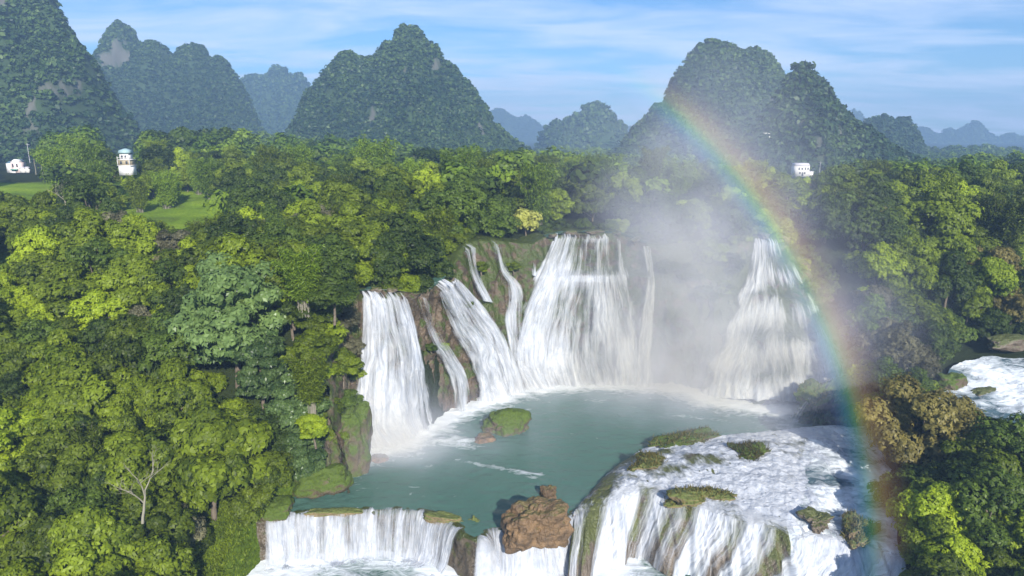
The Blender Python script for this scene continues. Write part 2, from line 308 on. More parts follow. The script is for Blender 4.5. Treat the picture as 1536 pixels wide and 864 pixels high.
pa1 = np.interp(v, [0, .22, .30, .5, 1, 1.12], [0, .16, .5, .70, 1, 1.03]); pb1 = np.interp(v, [0, .22, .30, .5, 1, 1.12], [0, .24, .28, .47, 1, 1.14])
sv = v[None, :] + 0.036*np.sin(v[None, :]*math.tau*4.2+2.5*fbm(np.linspace(0, 9, NU)[:, None]*2.0, v[None, :]*1.5, 0, 66, 3)*sstep(0, .3, v[None, :]))*sstep(0, .12, v[None, :]); pa2 = v; pb2 = np.where(v[None, :] < 1, np.clip(sv, 0, 1.0)**0.95, 1+(v[None, :]-1)*1.3)
w0 = np.clip(1-kind, 0, 1)[:, None]; w1 = np.clip(1-abs(kind-1), 0, 1)[:, None]; w2 = np.clip(kind-1, 0, 1)[:, None]
A = w0*pa0+w1*pa1+w2*pa2; B = w0*pb0+w1*pb1+w2*pb2
S = np.zeros((NU, NV, 3)); S[..., :2] = tops[:, None, :2]*(1-A[..., None])+feet[:, None, :2]*A[..., None]; S[..., 2] = tops[:, None, 2]*(1-B)
F_S = grid_faces(NU, NV)
bvh = BVHTree.FromPolygons([tuple(p) for p in S.reshape(-1, 3)], [tuple(f) for f in F_S])
out_dir = np.zeros((NU, 3)); tg = np.gradient(feet[:, :2], axis=0); tg /= np.linalg.norm(tg, axis=1)[:, None]; out_dir[:, 0] = tg[:, 1]; out_dir[:, 1] = -tg[:, 0]
def displaced_cliff():
    back = tops.copy(); back[:, :2] -= out_dir[:, :2]*10; back[:, 2] += 0.3
    SS = np.concatenate([back[:, None], (back[:, None]*0.4+tops[:, None]*0.6), S], 1)
    # finer in height so that crags read
    n2 = 150; P = np.stack([resample(SS[i], n2) for i in range(NU)])
    x, y, z = P[..., 0], P[..., 1], P[..., 2]
    d = 1.5*fbm(x*.16, y*.16, z*.07, 3, 5) + 0.9*(1-abs(fbm(x*.5, y*.5, z*.10, 9, 4))*3) + 0.35*fbm(x*1.5, y*1.5, z*1.0, 21, 3)
    P[..., 0] += out_dir[:, None, 0]*(d-1.2); P[..., 1] += out_dir[:, None, 1]*(d-1.2); P[..., 2] += 0.3*fbm(x*.7, y*.7, z*.7, 5, 2)*(z > 1)
    return make_mesh('cliff', P.reshape(-1, 3), grid_faces(NU, n2), True, mat=M['cliff'])
tag(link('cliff', displaced_cliff()), kind='structure')

# ---------------------------------------------------------------- ground
mid = tops[:, :2]-out_dir[:, :2]*1.0
gorge = [(-38, 20), (-38, 80), (-37, 88), (-35, 94), (-32, 99)] + [tuple(p) for p in mid[::10]] + [(68, 128), (64, 112), (57, 96), (52, 84), (46, 60), (46, 20)]
RB = np.array([(-60, 45, -3), (-42, 60, -5), (-40, 75, -4), (-42, 85, -1), (-44, 95, 3), (-38, 106, 14), (-33, 112, 25), (-36, 118, 29), (-45, 104, 14), (-52, 112, 25), (-60, 90, 11), (-60, 75, 4), (-70, 60, 1), (-80, 80, 12),
    (-80, 100, 22), (-100, 100, 26), (-120, 80, 20), (-100, 60, 9), (-100, 40, 0), (-60, 130, 30), (-30, 130, 29), (-20, 145, 31), (-90, 130, 31), (-150, 130, 34), (-60, 170, 33), (-120, 170, 34), (-120, 210, 34), (-180, 200, 39),
    (-240, 320, 37), (-200, 250, 38.5), (-130, 300, 43), (-60, 300, 36), (0, 200, 34), (0, 165, 33), (15, 163, 33.5), (30, 170, 33), (30, 250, 34), (0, 350, 29), (60, 175, 33), (60, 250, 32), (60, 400, 26),
    (70, 90, 2), (60, 100, 2), (60, 70, -2), (80, 70, 1), (95, 85, 5), (80, 105, 8), (100, 120, 9.5), (125, 140, 12), (150, 130, 12), (70, 118, 5), (75, 130, 10), (78, 143, 19), (85, 152, 27), (72, 158, 31), (100, 162, 31),
    (130, 170, 28), (130, 190, 35), (170, 190, 34), (175, 165, 26), (120, 250, 33), (200, 250, 33), (100, 300, 30), (200, 350, 29), (300, 250, 30), (-300, 200, 40)], float)
def rbf_fit(P):
    n = len(P); D = np.hypot(P[:, None, 0]-P[None, :, 0], P[:, None, 1]-P[None, :, 1]); A = np.ones((n+1, n+1)); A[:n, :n] = D+np.eye(n)*0.5; A[n, n] = 0
    return np.linalg.solve(A, np.r_[P[:, 2], 0])
RW = rbf_fit(RB)
RAP = [(70, 96), (77, 108), (84, 118), (88, 133), (96, 141), (118, 140), (160, 150), (150, 125), (100, 98), (84, 90)]
def rap_z(x, y): return np.interp(y, [90, 108, 118, 138, 150], [7.6, 8.0, 9.6, 13.0, 13.6])
def G(x, y):
    x = np.asarray(x, float); y = np.asarray(y, float); sh = x.shape; x = x.ravel(); y = y.ravel(); o = np.empty_like(x)
    for i in range(0, len(x), 60000):
        a, b = x[i:i+60000], y[i:i+60000]; o[i:i+60000] = np.hypot(a[:, None]-RB[:, 0], b[:, None]-RB[:, 1])@RW[:-1] + RW[-1]
    far = sstep(300, 480, np.hypot(x, y-60)); o = o*(1-far)+(24+14*sstep(-.12, -.3, x/np.maximum(y, 60)))*far
    o += 1.0*fbm(x*.04, y*.04, 0, 2, 3) + 0.35*fbm(x*.25, y*.25, 0, 8, 3)
    near = (np.hypot(x, y-100) < 260); ii = np.where(near)[0]; xn, yn = x[ii], y[ii]
    ins = in_poly(np.stack([xn, yn], -1), gorge); d = dist_poly(xn, yn, gorge); d = np.where(ins, -d, d)
    w_ = np.where((xn < -30) & (yn < 100), 2.5, 2.0); k = sstep(0, 1, d/w_); o[ii] = -9+(o[ii]+9)*k
    inr = in_poly(np.stack([xn, yn], -1), RAP); dr = dist_poly(xn, yn, RAP); kr = np.where(inr, 1, 1-sstep(0, 5, dr)); o[ii] = np.where(kr > 0, np.minimum(o[ii], rap_z(xn, yn)-1.3)*kr+o[ii]*(1-kr), o[ii])
    return o.reshape(sh)
def axis(lo, hi, step, far_lo, far_hi):
    a = list(np.arange(lo, hi, step)); s = step; x = hi
    while x < far_hi: a.append(x); s *= 1.13; x += s
    a.append(far_hi); s = step; x = lo
    b = []
    while x > far_lo: s *= 1.13; x -= s; b.append(x)
    return np.array(b[::-1]+a)
gx = axis(-150, 180, 1.3, -2900, 2900); gy = axis(20, 230, 1.3, -200, 3100)
X, Y = np.meshgrid(gx, gy, indexing='ij'); Z = G(X, Y)
CLEAR = [[(150, 330), (200, 298), (330, 290), (335, 335), (300, 350), (190, 354)], [(-40, 345), (22, 350), (30, 400), (-40, 418)], [(-60, 262), (85, 262), (140, 275), (60, 287), (-60, 287)]]
GR_ = [[tuple(at_z(a, b, 34)[:2]) for a, b in c] for c in CLEAR[:2]]+[[tuple(at_z(a, b, 42)[:2]) for a, b in CLEAR[2]]]+[[(-46, 66), (-46, 90), (-41, 99), (-34, 102), (-33, 60)]]
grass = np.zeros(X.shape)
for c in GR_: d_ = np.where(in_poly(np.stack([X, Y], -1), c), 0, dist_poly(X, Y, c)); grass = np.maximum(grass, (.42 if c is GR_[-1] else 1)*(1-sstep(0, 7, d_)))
tag(link('ground', make_mesh('ground', np.stack([X, Y, Z], -1).reshape(-1, 3), grid_faces(len(gx), len(gy))[:, ::-1], True, {'grass': grass}, M['ground'])), kind='structure')

# ---------------------------------------------------------------- water surfaces
lip_px = [(385, 778), (405, 776), (430, 771), (470, 768), (520, 766), (575, 764), (620, 765), (650, 772), (685, 788), (700, 800), (718, 806), (735, 796), (765, 795), (800, 796), (840, 782), (862, 768), (880, 760)]
lip = catmull([at_z(a, b, 0) for a, b in lip_px], 240)
def foam_pool(x, y):
    f = np.zeros(x.shape)
    ft = feet[::4]
    D = np.full(x.shape, 1e9); U = np.zeros(x.shape)
    for i, p in enumerate(ft):
        if i*4 < 35: continue
        d = np.hypot(x-p[0], (y-p[1])*1.0); D = np.minimum(D, d)
    f = 0.58*np.exp(-(D/4.6)**2)+0.22*np.exp(-(D/15)**2)+.16*fbm(x*.10, y*.16, 0, 19, 3)
    for a, b, c, s in [((690, 690), (800, 715), 1.1, .30), ((880, 600), (960, 612), 1.5, .22), ((1000, 620), (1090, 632), 1.6, .24), ((640, 700), (720, 690), 1.2, .2), ((850, 650), (900, 660), 1.2, .18), ((600, 740), (700, 745), .9, .16), ((740, 700), (810, 712), 1.0, .36), ((560, 650), (700, 665), 3.5, .42), ((800, 730), (870, 728), 1.2, .12), ((870, 775), (980, 680), 2.0, .30), ((1180, 640), (1290, 690), 5, .3)]:
        A_, B_ = at_z(*a, 0), at_z(*b, 0); d = dist_poly(x, y, [A_, B_], False); f = np.maximum(f, s*np.exp(-(d/c)**2))
    return f
def build_pool():
    xs = np.interp(np.linspace(0, 1, 230), np.linspace(0, 1, len(lip)), lip[:, 0]); ys = np.interp(np.linspace(0, 1, 230), np.linspace(0, 1, len(lip)), lip[:, 1])
    xs = np.r_[xs, np.linspace(xs[-1]+.5, 74, 120)]; ys = np.r_[ys, np.full(120, ys[-1])]
    t = np.linspace(0, 1, 190); X = np.repeat(xs[:, None], 190, 1); Y = ys[:, None]+(168-ys[:, None])*t[None, :]
    X = X - 12*t[None, :]*np.clip((5-X)/40, 0, 1)*0
    Z = 0.16*fbm(X*.45, Y*.7, 0, 4, 4)*sstep(0, .03, t)[None, :] + foam_pool(X, Y)*0.5*abs(fbm(X*.6, Y*.6, 3, 6, 3))
    me = make_mesh('pool', np.stack([X, Y, Z], -1).reshape(-1, 3), grid_faces(350, 190)[:, ::-1], True, {'foam': foam_pool(X, Y)}, M['pool'])
    return link('pool_water', me)
tag(build_pool(), kind='structure')
def build_lower():
    xs = np.linspace(-48, 75, 260); ys = np.linspace(30, 97, 170); X, Y = np.meshgrid(xs, ys, indexing='ij')
    D = dist_poly(X, Y, [tuple(p) for p in lip[::8]], False)
    f = 0.56*np.exp(-((D-2)/7.5)**2)+0.12
    for q, s, r in [((520, 850), -.34, 4.5), ((620, 858), -.20, 3.0), ((440, 858), .2, 5), ((760, 858), .25, 7), ((860, 850), .25, 6)]:
        p = at_z(*q, -6); f += s*np.exp(-(np.hypot((X-p[0])*.6, Y-p[1])/r)**2)
    Z = -6+0.25*fbm(X*.35, Y*.5, 0, 14, 4)+0.5*f*abs(fbm(X*.7, Y*.7, 0, 15, 3))
    return link('lower_pool_water', make_mesh('lower_pool', np.stack([X, Y, Z], -1).reshape(-1, 3), grid_faces(260, 170)[:, ::-1], True, {'foam': f}, M['lower']))
tag(build_lower(), kind='structure')

# ---------------------------------------------------------------- rock ledge under the small fall
def ledge():
    o = np.zeros((240, 2)); t = np.gradient(lip[:, :2], axis=0); t /= np.linalg.norm(t, axis=1)[:, None]; o[:, 0] = t[:, 1]; o[:, 1] = -t[:, 0]
    prof = [(-1.5, -.5), (-.6, .02), (0.1, .06), (.7, -.25), (1.1, -1.2), (1.3, -3), (1.7, -5), (2.4, -7.5)]
    P = []
    for a, z in prof: P.append(np.c_[lip[:, :2]+o*a, np.full(240, z)])
    P = np.stack(P, 1); P = np.stack([resample(P[i], 40) for i in range(240)]); x, y, z = P[..., 0], P[..., 1], P[..., 2]
    d = 0.7*fbm(x*.5, y*.5, z*.3, 31, 4)-.2; k = sstep(.1, -1.0, z); P[..., 0] += o[:, None, 0]*d*k; P[..., 1] += o[:, None, 1]*d*k; P[..., 2] += .25*fbm(x*.8, y*.8, 0, 33, 3)*sstep(-1, 0, z)
    return make_mesh('ledge', P.reshape(-1, 3), grid_faces(240, 40), True, mat=M['shadedwetrock']), o
me, lip_out = ledge(); tag(link('rock_ledge', me), 'low brown rock ledge that dams the green pool at its near edge', 'rock ledge')

# ---------------------------------------------------------------- waterfalls
def cast(px, py):
    q = Vector(ray(px, py)).normalized(); h = bvh.ray_cast(Vector((0, 0, CAM_H)), q)
    if h[0] is None or h[0].z < -1.2: return at_z(px, py, -0.4)
    return np.array(h[0])
def fall_sheet(left, right, nu, nv, off, seed, cover=0.32, coverf=None, edge=0.16, thick=0.5, bow=0.0, castf=cast, bottom_wide=0):
    Lp, Rp = smooth_line(left, nv), smooth_line(right, nv)
    P = np.zeros((nu, nv, 3)); 
    for j in range(nv):
        for i in range(nu):
            a = i/(nu-1); q = Lp[j]*(1-a)+Rp[j]*a; P[i, j] = castf(q[0], q[1])
    # smooth depth jumps along the stream
    for _ in range(2): P[:, 1:-1] = (P[:, :-2]+2*P[:, 1:-1]+P[:, 2:])/4
    rag = .05*fbm(np.linspace(0, 9, nv)[None, :]+0*np.zeros((nu, 1)), seed, 0, seed, 3)
    across = np.zeros((nu, nv)); across[1:] = np.cumsum(np.linalg.norm(np.diff(P, axis=0), axis=2), 0); across = np.mean(across, 1)[:, None]+0*across
    down = np.zeros((nu, nv)); down[:, 1:] = np.cumsum(np.linalg.norm(np.diff(P, axis=1), axis=2), 1); down = down - 0
    a = np.linspace(0, 1, nu)[:, None]; s = np.linspace(0, 1, nv)[None, :]
    tan = np.gradient(P, axis=0)[..., :2]; tan /= np.maximum(np.linalg.norm(tan, axis=2, keepdims=True), 1e-6)
    nrm = np.stack([tan[..., 1], -tan[..., 0]], -1); nrm = np.where((nrm[..., 1:2] > 0.2), -nrm, nrm)
    nn = nrm.mean((0, 1)); nn /= np.linalg.norm(nn); nrm = nrm*0.5+nn*0.5
    e = np.sqrt(np.clip(np.minimum(a, 1-a)/0.25, 0, 1))
    d = off*e + thick*e*(fbm(across*.55, down*.035, 0, seed, 4)+0.5*fbm(across*1.7, down*.12, 0, seed+5, 3)) + thick*0.5*fbm(across*.4, down*.3, 0, seed+9, 3)*s
    P[..., 0] += nrm[..., 0]*d; P[..., 1] += nrm[..., 1]*d
    P[..., 2] += 0.15*(1-s); P[:, 0, :2] -= nn*1.4; P[:, 0, 2] += .25
    jag = 0.10*fbm(across*1.2, 0*down, 0, seed+30, 3)
    cv = cover*np.ones((nu, nv)) + 0.16*s
    cv += .34*fbm(across*.22, down*.10, 0, seed+70, 3)
    cv -= 0.85*np.clip(1-(np.minimum(a, 1-a)+rag)/edge, 0, 1)**1.6
    cv -= 0.35*np.clip(1-(s+jag*.4)/0.012, 0, 1)
    if coverf: cv = cv+coverf(a, s)
    return P, across+seed*3.7+1.1*fbm(across*.25, down*.11, 0, seed+80, 3), down+1.5*fbm(across*.3, down*.3, 0, seed+81, 2), cv
def waterfall(label, sheets, group='streams of the big waterfall'):
    Vs, Fs, at = [], [], {'across': [], 'down': [], 'cover': []}; n = 0
    for P, ac, dn, cv in sheets:
        nu, nv = P.shape[:2]; Vs.append(P.reshape(-1, 3)); Fs.append(grid_faces(nu, nv)+n); n += nu*nv
        at['across'].append(ac.ravel()); at['down'].append(dn.ravel()); at['cover'].append(cv.ravel())
    me = make_mesh('waterfall', np.concatenate(Vs), np.concatenate(Fs), True, {k: np.concatenate(x) for k, x in at.items()}, M['fall'])
    return tag(link('waterfall', me), label, 'waterfall', group)
def fs(l, r, nu, nv, off=0.8, seed=1, **k):
    """two sheets, the front one looser"""
    k2 = dict(k); k2['cover'] = k.get('cover', .32)-0.10; k2['thick'] = k.get('thick', .5)*1.5
    return [fall_sheet(l, r, nu, nv, off, seed, **k), fall_sheet(l, r, nu, nv, off+0.7, seed+50, **k2)]
L1 = [(539, 440), (538, 480), (533, 540), (526, 600), (524, 640), (535, 672)]; R1 = [(610, 442), (622, 480), (636, 540), (646, 600), (655, 632), (672, 650)]
waterfall('broad white curtain of falling water at the left end of the cliff, beside the trees', fs(L1, R1, 60, 60, 1.2, 3, cover=.46, thick=.8, edge=.1))
waterfall('narrow stream bending twice over mossy rock, right beside the leftmost white curtain', fs([(620, 443), (631, 490), (650, 532), (666, 562), (674, 614)], [(638, 446), (656, 498), (686, 540), (702, 575), (700, 612)], 22, 60, 0.8, 7, cover=.34, edge=.3))
waterfall('white slanting waterfall that leans to the right between mossy rock and the tall main drop', fs([(648, 440), (668, 490), (690, 530), (705, 570), (712, 607)], [(674, 409), (708, 442), (748, 490), (775, 545), (792, 590)], 56, 60, 1.1, 12, cover=.40, thick=.8, edge=.12))
waterfall('small forked trickle high on the cliff, left of the long thin stream', fs([(690, 370), (697, 395), (700, 415), (716, 450)], [(716, 370), (716, 395), (722, 415), (742, 454)], 14, 34, 0.5, 17, cover=.34, edge=.3, thick=.3))
waterfall('long thin stream down the mossy cliff under the yellow tree, left of the main drop', fs([(734, 364), (743, 405), (754, 430), (752, 480), (760, 540)], [(748, 364), (762, 405), (786, 432), (790, 470), (790, 540)], 20, 60, 0.5, 23, cover=.36, edge=.3, thick=.4))
waterfall('shortest thread of water, just left of the top of the main drop', fs([(791, 369), (794, 388), (795, 412)], [(799, 369), (800, 388), (802, 412)], 8, 24, 0.5, 29, cover=.30, edge=.3, thick=.2))
def main_cover(a, s):
    g = np.exp(-((a-.62)/.30)**2)*(s < .26)*(-0.17)*sstep(.02, .06, s) + np.exp(-((a-.55)/.16)**2)*(-.10)*(s > .3) + 0.10*np.exp(-((s-.27)/.05)**2)
    return g
waterfall('tallest and widest white drop in the middle of the cliff, spilling over a ledge', fs([(830, 353), (812, 392), (790, 440), (772, 490), (764, 540), (782, 587)], [(932, 353), (938, 392), (950, 440), (962, 500), (966, 540), (968, 580)], 96, 76, 1.3, 35, cover=.38, thick=.9, edge=.07, coverf=main_cover))
waterfall('slim column of water at the right end of the main drop, edged by mist', fs([(960, 372), (966, 420), (950, 480), (942, 530), (942, 580)], [(978, 372), (984, 420), (984, 480), (982, 530), (990, 580)], 24, 60, 0.9, 41, cover=.40, edge=.25))
def right_cover(a, s):
    return -0.08+0.20*np.exp(-(a/.3)**2)-0.10*sstep(.45, .6, a)*np.exp(-((s-.5)/.3)**2)*(0.5+0.5*np.sin(a*30+s*5))+.10*np.cos(s*math.tau*4.2-.8+2.2*fbm(a*3, s*2, 0, 5, 3)+a*2)-.06
waterfall('stepped white cascade fanning out below the river mouth on the right of the mist', fs([(1128, 360), (1122, 400), (1103, 450), (1078, 510), (1056, 560), (1048, 594)], [(1176, 360), (1196, 402), (1228, 450), (1256, 510), (1276, 560), (1290, 600)], 100, 80, 0.9, 47, cover=.42, thick=.9, edge=.08, coverf=right_cover))
def upper_river(i0, i1, ln, seed):
    a, b = int(i0/(len(CL)-1)*(NU-1)), int(i1/(len(CL)-1)*(NU-1)); c = resample(np.c_[tops[a:b], out_dir[a:b, :2]], 30); t = np.linspace(.2, ln, 40)
    P = np.zeros((30, 40, 3)); P[..., 0] = c[:, None, 0]-c[:, None, 3]*t; P[..., 1] = c[:, None, 1]-c[:, None, 4]*t; P[..., 2] = c[:, None, 2]+.10+.10*fbm(P[..., 0]*.6, P[..., 1]*.6, 0, seed, 3)
    tag(link('river_water', make_mesh('river', P.reshape(-1, 3), grid_faces(30, 40), True, {'foam': .22*np.exp(-(t[None, :]/4)**2)+.02+0*P[..., 0]}, M['pool'])), kind='structure')
upper_river(2.1, 3.7, 3, 1); upper_river(4.6, 5.8, 3, 2); upper_river(9.6, 12.0, 4, 3); upper_river(14.4, 15.4, 4, 4)
# small fall over the ledge (lip in metres)
def ledge_fall(x0, x1, label, seed, cover=.38):
    m = (lip[:, 0] >= x0) & (lip[:, 0] <= x1); c = resample(np.c_[lip[m], lip_out[m]], 90)
    prof = np.array([(-.5, .10), (.3, .12), (.9, -.3), (1.5, -1.2), (2.0, -3), (2.6, -5), (3.4, -6.0), (5.0, -5.9)]); pr = resample(prof, 36)
    out = []
    for k, sd in ((0, seed), (.35, seed+40)):
        P = np.zeros((90, 36, 3)); P[..., :2] = c[:, None, :2]+c[:, None, 3:5]*(pr[None, :, 0:1]+k); P[..., 2] = pr[None, :, 1]
        s = np.linspace(0, 1, 36)[None, :]; a = np.linspace(0, 1, 90)[:, None]; ac = np.r_[0, np.cumsum(np.linalg.norm(np.diff(c[:, :2], axis=0), axis=1))][:, None]+0*s; dn = s*9+0*ac
        d = .35*fbm(ac*.9, dn*.2, 0, sd, 4)+.9*s*fbm(ac*.35, 0*dn, 0, sd+3, 3); P[..., 0] += c[:, None, 3]*d; P[..., 1] += c[:, None, 4]*d
        cv = cover+.05-k*.4+.16*s-.5*np.clip(1-(s+.08*fbm(ac*1.5, 0*s, 0, sd, 2))/.06, 0, 1)-.5*np.clip(1-np.minimum(a, 1-a)/.03, 0, 1)+.18*fbm(ac*.3, 0*s, 0, sd+8, 2)-.35*sstep(.86, 1, s)
        out.append((P, ac*1.3+sd, dn*1.5, cv))
    return waterfall(label, out, 'low falls over the near ledge')
ledge_fall(-37.5, -6.7, 'low wide curtain of white water over the ledge at the near end of the pool', 61)
ledge_fall(-5.2, 3.9, 'short white chute squeezed against the left side of the brown boulder', 66, .42)
ledge_fall(2.2, 11.5, 'short white chute between the brown boulder and the travertine mound', 71, .46)

# ---------------------------------------------------------------- travertine mound with cascades (near right)
mb = [at_z(858, 776, 0), at_z(885, 738, 0), at_z(935, 692, 0), at_z(985, 668, .5), at_z(1060, 656, .8), at_z(1150, 648, 1), at_z(1220, 640, 1.2), at_z(1300, 640, 1.5), at_z(1345, 650, 1.5)]
ml = [at_z(860, 780, -.5), at_z(880, 768, .3), at_z(915, 748, 1.2), at_z(970, 738, 1.8), at_z(1035, 752, 1.8), at_z(1105, 772, 1.6), at_z(1180, 790, 1.2), at_z(1260, 800, .8), at_z(1345, 820, .5)]
NM = 300; mb, ml = catmull(mb, NM), catmull(ml, NM); mo = np.array([-0.22, -1.0]); mo /= np.linalg.norm(mo)
rows = []
bx_ = np.linspace(0, 1, NM)
hump = .5+1.3*np.sin(np.clip(bx_*1.15, 0, 1)*math.pi)+.5*fbm(bx_*9, 0*bx_, 0, 3, 3)
for t in np.linspace(0, 1, 50): r = mb*(1-t)+ml*t; r[:, 2] += hump*math.sin(math.pi*min(1, t*.80)); rows.append(r)
for k, (a, z) in enumerate([(.9, -.30), (1.9, -.95), (3.0, -1.9), (4.1, -3.1), (5.1, -4.6), (5.9, -6.2), (6.5, -8.6)]):
    r = ml.copy(); r[:, 2] = rows[49][:, 2]; wv = 1.15+.25*fbm(bx_*14, 0*bx_, 0, 8, 3); r[:, :2] += mo*(a*wv)[:, None]; r[:, 2] += z; rows.append(r)
MS = np.stack(rows, 1); MS = np.stack([np.concatenate([resample(MS[i, :50], 110), resample(MS[i, 49:], 61)[1:]]) for i in range(NM)])
def mound_disp(P, amp=1.0):
    x, y, z = P[..., 0], P[..., 1], P[..., 2]; fr = sstep(105, 115, np.arange(170))[None, :]
    fl = fbm(x*.33, y*.04, 0, 77, 4)+.4*fbm(x*1.1, y*.1, 0, 78, 3)
    Q = P.copy(); Q[..., 2] += amp*(.45*fbm(x*.22, y*.3, 0, 71, 4)+.25*fbm(x*.8, y*1.0, 0, 72, 3))*(1-.5*fr)*sstep(0, 8, np.arange(170))[None, :]
    Q[..., 1] -= amp*2.0*fl*fr; return Q, fl
MQ, mfl = mound_disp(MS)
tag(link('travertine_mound', make_mesh('mound', MQ.reshape(-1, 3), grid_faces(NM, 170), True, mat=M['travertine'])), 'rounded brown travertine mound under streaming white water at the lower right', 'rock mound')
MW = MQ.copy(); arc = np.zeros((NM, 170)); arc[:, 1:] = np.cumsum(np.linalg.norm(np.diff(MW, axis=1), axis=2), 1); acr = np.zeros((NM, 170)); acr[1:] = np.cumsum(np.linalg.norm(np.diff(MS, axis=0), axis=2), 0)
uw = slice(int(.66*NM), NM); Pm = MQ[uw].copy(); ku = sstep(0, .12, np.linspace(0, .34, Pm.shape[0]))[:, None]; Pm[..., 2] += -.5+.66*ku; Pm[..., 1] -= .35*ku-.3
tag(link('river_water', make_mesh('mound_water', Pm.reshape(-1, 3), grid_faces(*Pm.shape[:2]), True, {'foam': .34+.36*fbm(Pm[..., 0]*.1, Pm[..., 1]*.15, 0, 44, 3)}, M['rapid'])), kind='structure')  # right side of the mound, its shade put into the blue-grey water colour
def mound_sheet(lo, hi, dz, seed, cover, label):
    j = np.arange(170); fr = sstep(106, 118, j)[None, :]
    P = MW.copy(); x, y = P[..., 0], P[..., 1]; u_ = np.linspace(0, 1, NM)[:, None]
    seed = 101; P[..., 2] += (dz+.30*sstep(.60, .74, u_)*0+.02+.26*fbm(x*.7, y*.35, 0, seed, 4)+.14*fbm(x*2.2, y*.9, 0, seed+6, 3))*(1-fr*.8); P[..., 1] -= (dz+.3+.35*fbm(x*1.2, arc*.1, 0, seed+1, 3))*fr
    i0, i1 = int(lo*NM), min(NM, int(hi*NM)+1); sl = slice(i0, i1); u = np.linspace(0, 1, NM)[:, None]
    flat = .10-.22*np.exp(-((u-.22)/.12)**2)+.62*fbm(x*.16, y*.22, 0, 83, 3)+.22*sstep(.40, .6, u)-.75*sstep(.76, .90, u)*(.75-.9*fbm(x*.09, y*.12, 0, 84, 3))
    steep = -.02+.95*fbm(acr*.22, 0*acr, 0, 91, 3)+.12*sstep(.3, .7, u)+.22*sstep(.16, .05, u)
    cv = cover+flat*(1-fr)+steep*fr-.5*np.clip(1-np.minimum(u-0, 1-u)/.015, 0, 1)
    cv -= .5*np.clip(1-j[None, :]/6, 0, 1)
    ac = acr*(.8+.2*fr); dn = arc*(3.2*(1-fr)+1.3*fr)
    return waterfall(label, [(P[sl], ac[sl], dn[sl], cv[sl])], 'cascades over the travertine mound')
mound_sheet(0.0, 0.34, .16, 101, .46, 'fanned strands of white water on the left shoulder of the rounded travertine mound')
mound_sheet(0.34, 0.60, .16, 104, .40, 'white cascade pouring down the middle of the travertine mound, right of the dry grassy patch')
mound_sheet(0.60, 1.0, .16, 107, .48, 'foaming rapids spreading over the right side of the travertine mound toward the dark bank')

def quads_(n): return np.arange(n, dtype=np.int32).reshape(-1, 4)
def tufts(o, r, seed):
    rng = np.random.default_rng(seed); me = o.data; P = np.array([v.co[:] for v in me.vertices]); Nn = np.array([v.normal[:] for v in me.vertices]); k = np.where(Nn[:, 2] > .35)[0]
    k = rng.choice(k, 900); p = P[k]+rng.normal(0, .15, (900, 3))*[1, 1, 0]; d = np.stack([rng.normal(0, .45, 900), rng.normal(0, .45, 900)-.1, np.ones(900)], 1); l = rng.uniform(.25, .75, (900, 1)); sd = np.cross(d, rng.normal(size=(900, 3))); sd /= np.linalg.norm(sd, axis=1)[:, None]
    V = np.stack([p-sd*.07, p+sd*.07, p+d*l+sd*.01, p+d*l-sd*.01], 1).reshape(-1, 3); c = link('grass', make_mesh('grass', V, np.arange(len(V)).reshape(-1, 4), mat=M['leaf_brown']), o); c['kind'] = 'stuff'
rg_ = np.random.default_rng(3); bx = rg_.uniform(-50, -33, 30000); by = rg_.uniform(60, 100, 30000); bz = G(bx, by); kk_ = (bz > -7) & ~in_poly(np.stack([bx, by], -1), gorge); p_ = np.stack([bx, by, bz], -1)[kk_]; n_ = len(p_)
d_ = np.stack([rg_.normal(0, .6, n_), rg_.normal(-.1, .6, n_), np.ones(n_)], 1); l_ = rg_.uniform(.15, .5, (n_, 1))*(1+1.2*np.clip(fbm(p_[:, 0]*.5, p_[:, 1]*.5, 0, 9, 2), 0, 1))[:, None]; s_ = np.cross(d_, rg_.normal(size=(n_, 3))); s_ /= np.linalg.norm(s_, axis=1)[:, None]
V_ = np.stack([p_-s_*.10, p_+s_*.10, p_+d_*l_+s_*.03, p_+d_*l_-s_*.03], 1).reshape(-1, 3)
tag(link('grass', make_mesh('grass', V_, quads_(len(V_)), attrs={'tone': np.repeat(.6*fbm(p_[:, 0]*.25, p_[:, 1]*.25, 0, 7, 3)-.15, 4)}, mat=M['leaf_mid'])), kind='stuff', label='mossy grass and low herbs on the left bank beside the ledge', cat='grass')
# rapids of the side river on the far right
def rapids():
    a = [at_z(1405, 612, 8), at_z(1412, 590, 8.6), at_z(1425, 560, 10), at_z(1440, 538, 12.5), at_z(1475, 524, 13.4)]
    b = [at_z(1560, 662, 7.6), at_z(1640, 630, 8), at_z(1700, 590, 10), at_z(1720, 560, 12), at_z(1740, 530, 13.4)]
    b[0] = at_z(1600, 655, 7.6); a = catmull(a, 90); b = catmull(b, 90); t = np.linspace(0, 1, 140)[:, None, None]; P = a[None]*(1-t)+b[None]*t
    x, y = P[..., 0], P[..., 1]; P[..., 2] = rap_z(x, y)+.5*fbm(x*.3, y*.35, 0, 121, 4)*sstep(106, 112, y)+.1*fbm(x, y, 0, 122, 3)
    f = .0+.26*sstep(108, 114, y)*sstep(142, 132, y)+.35*fbm(x*.12, y*.2, 0, 123, 3)-.35*sstep(107, 102, y)
    me = make_mesh('rapids', P.reshape(-1, 3), grid_faces(140, 90), True, {'foam': f}, M['rapid']); return link('river_water', me)
tag(rapids(), kind='structure')

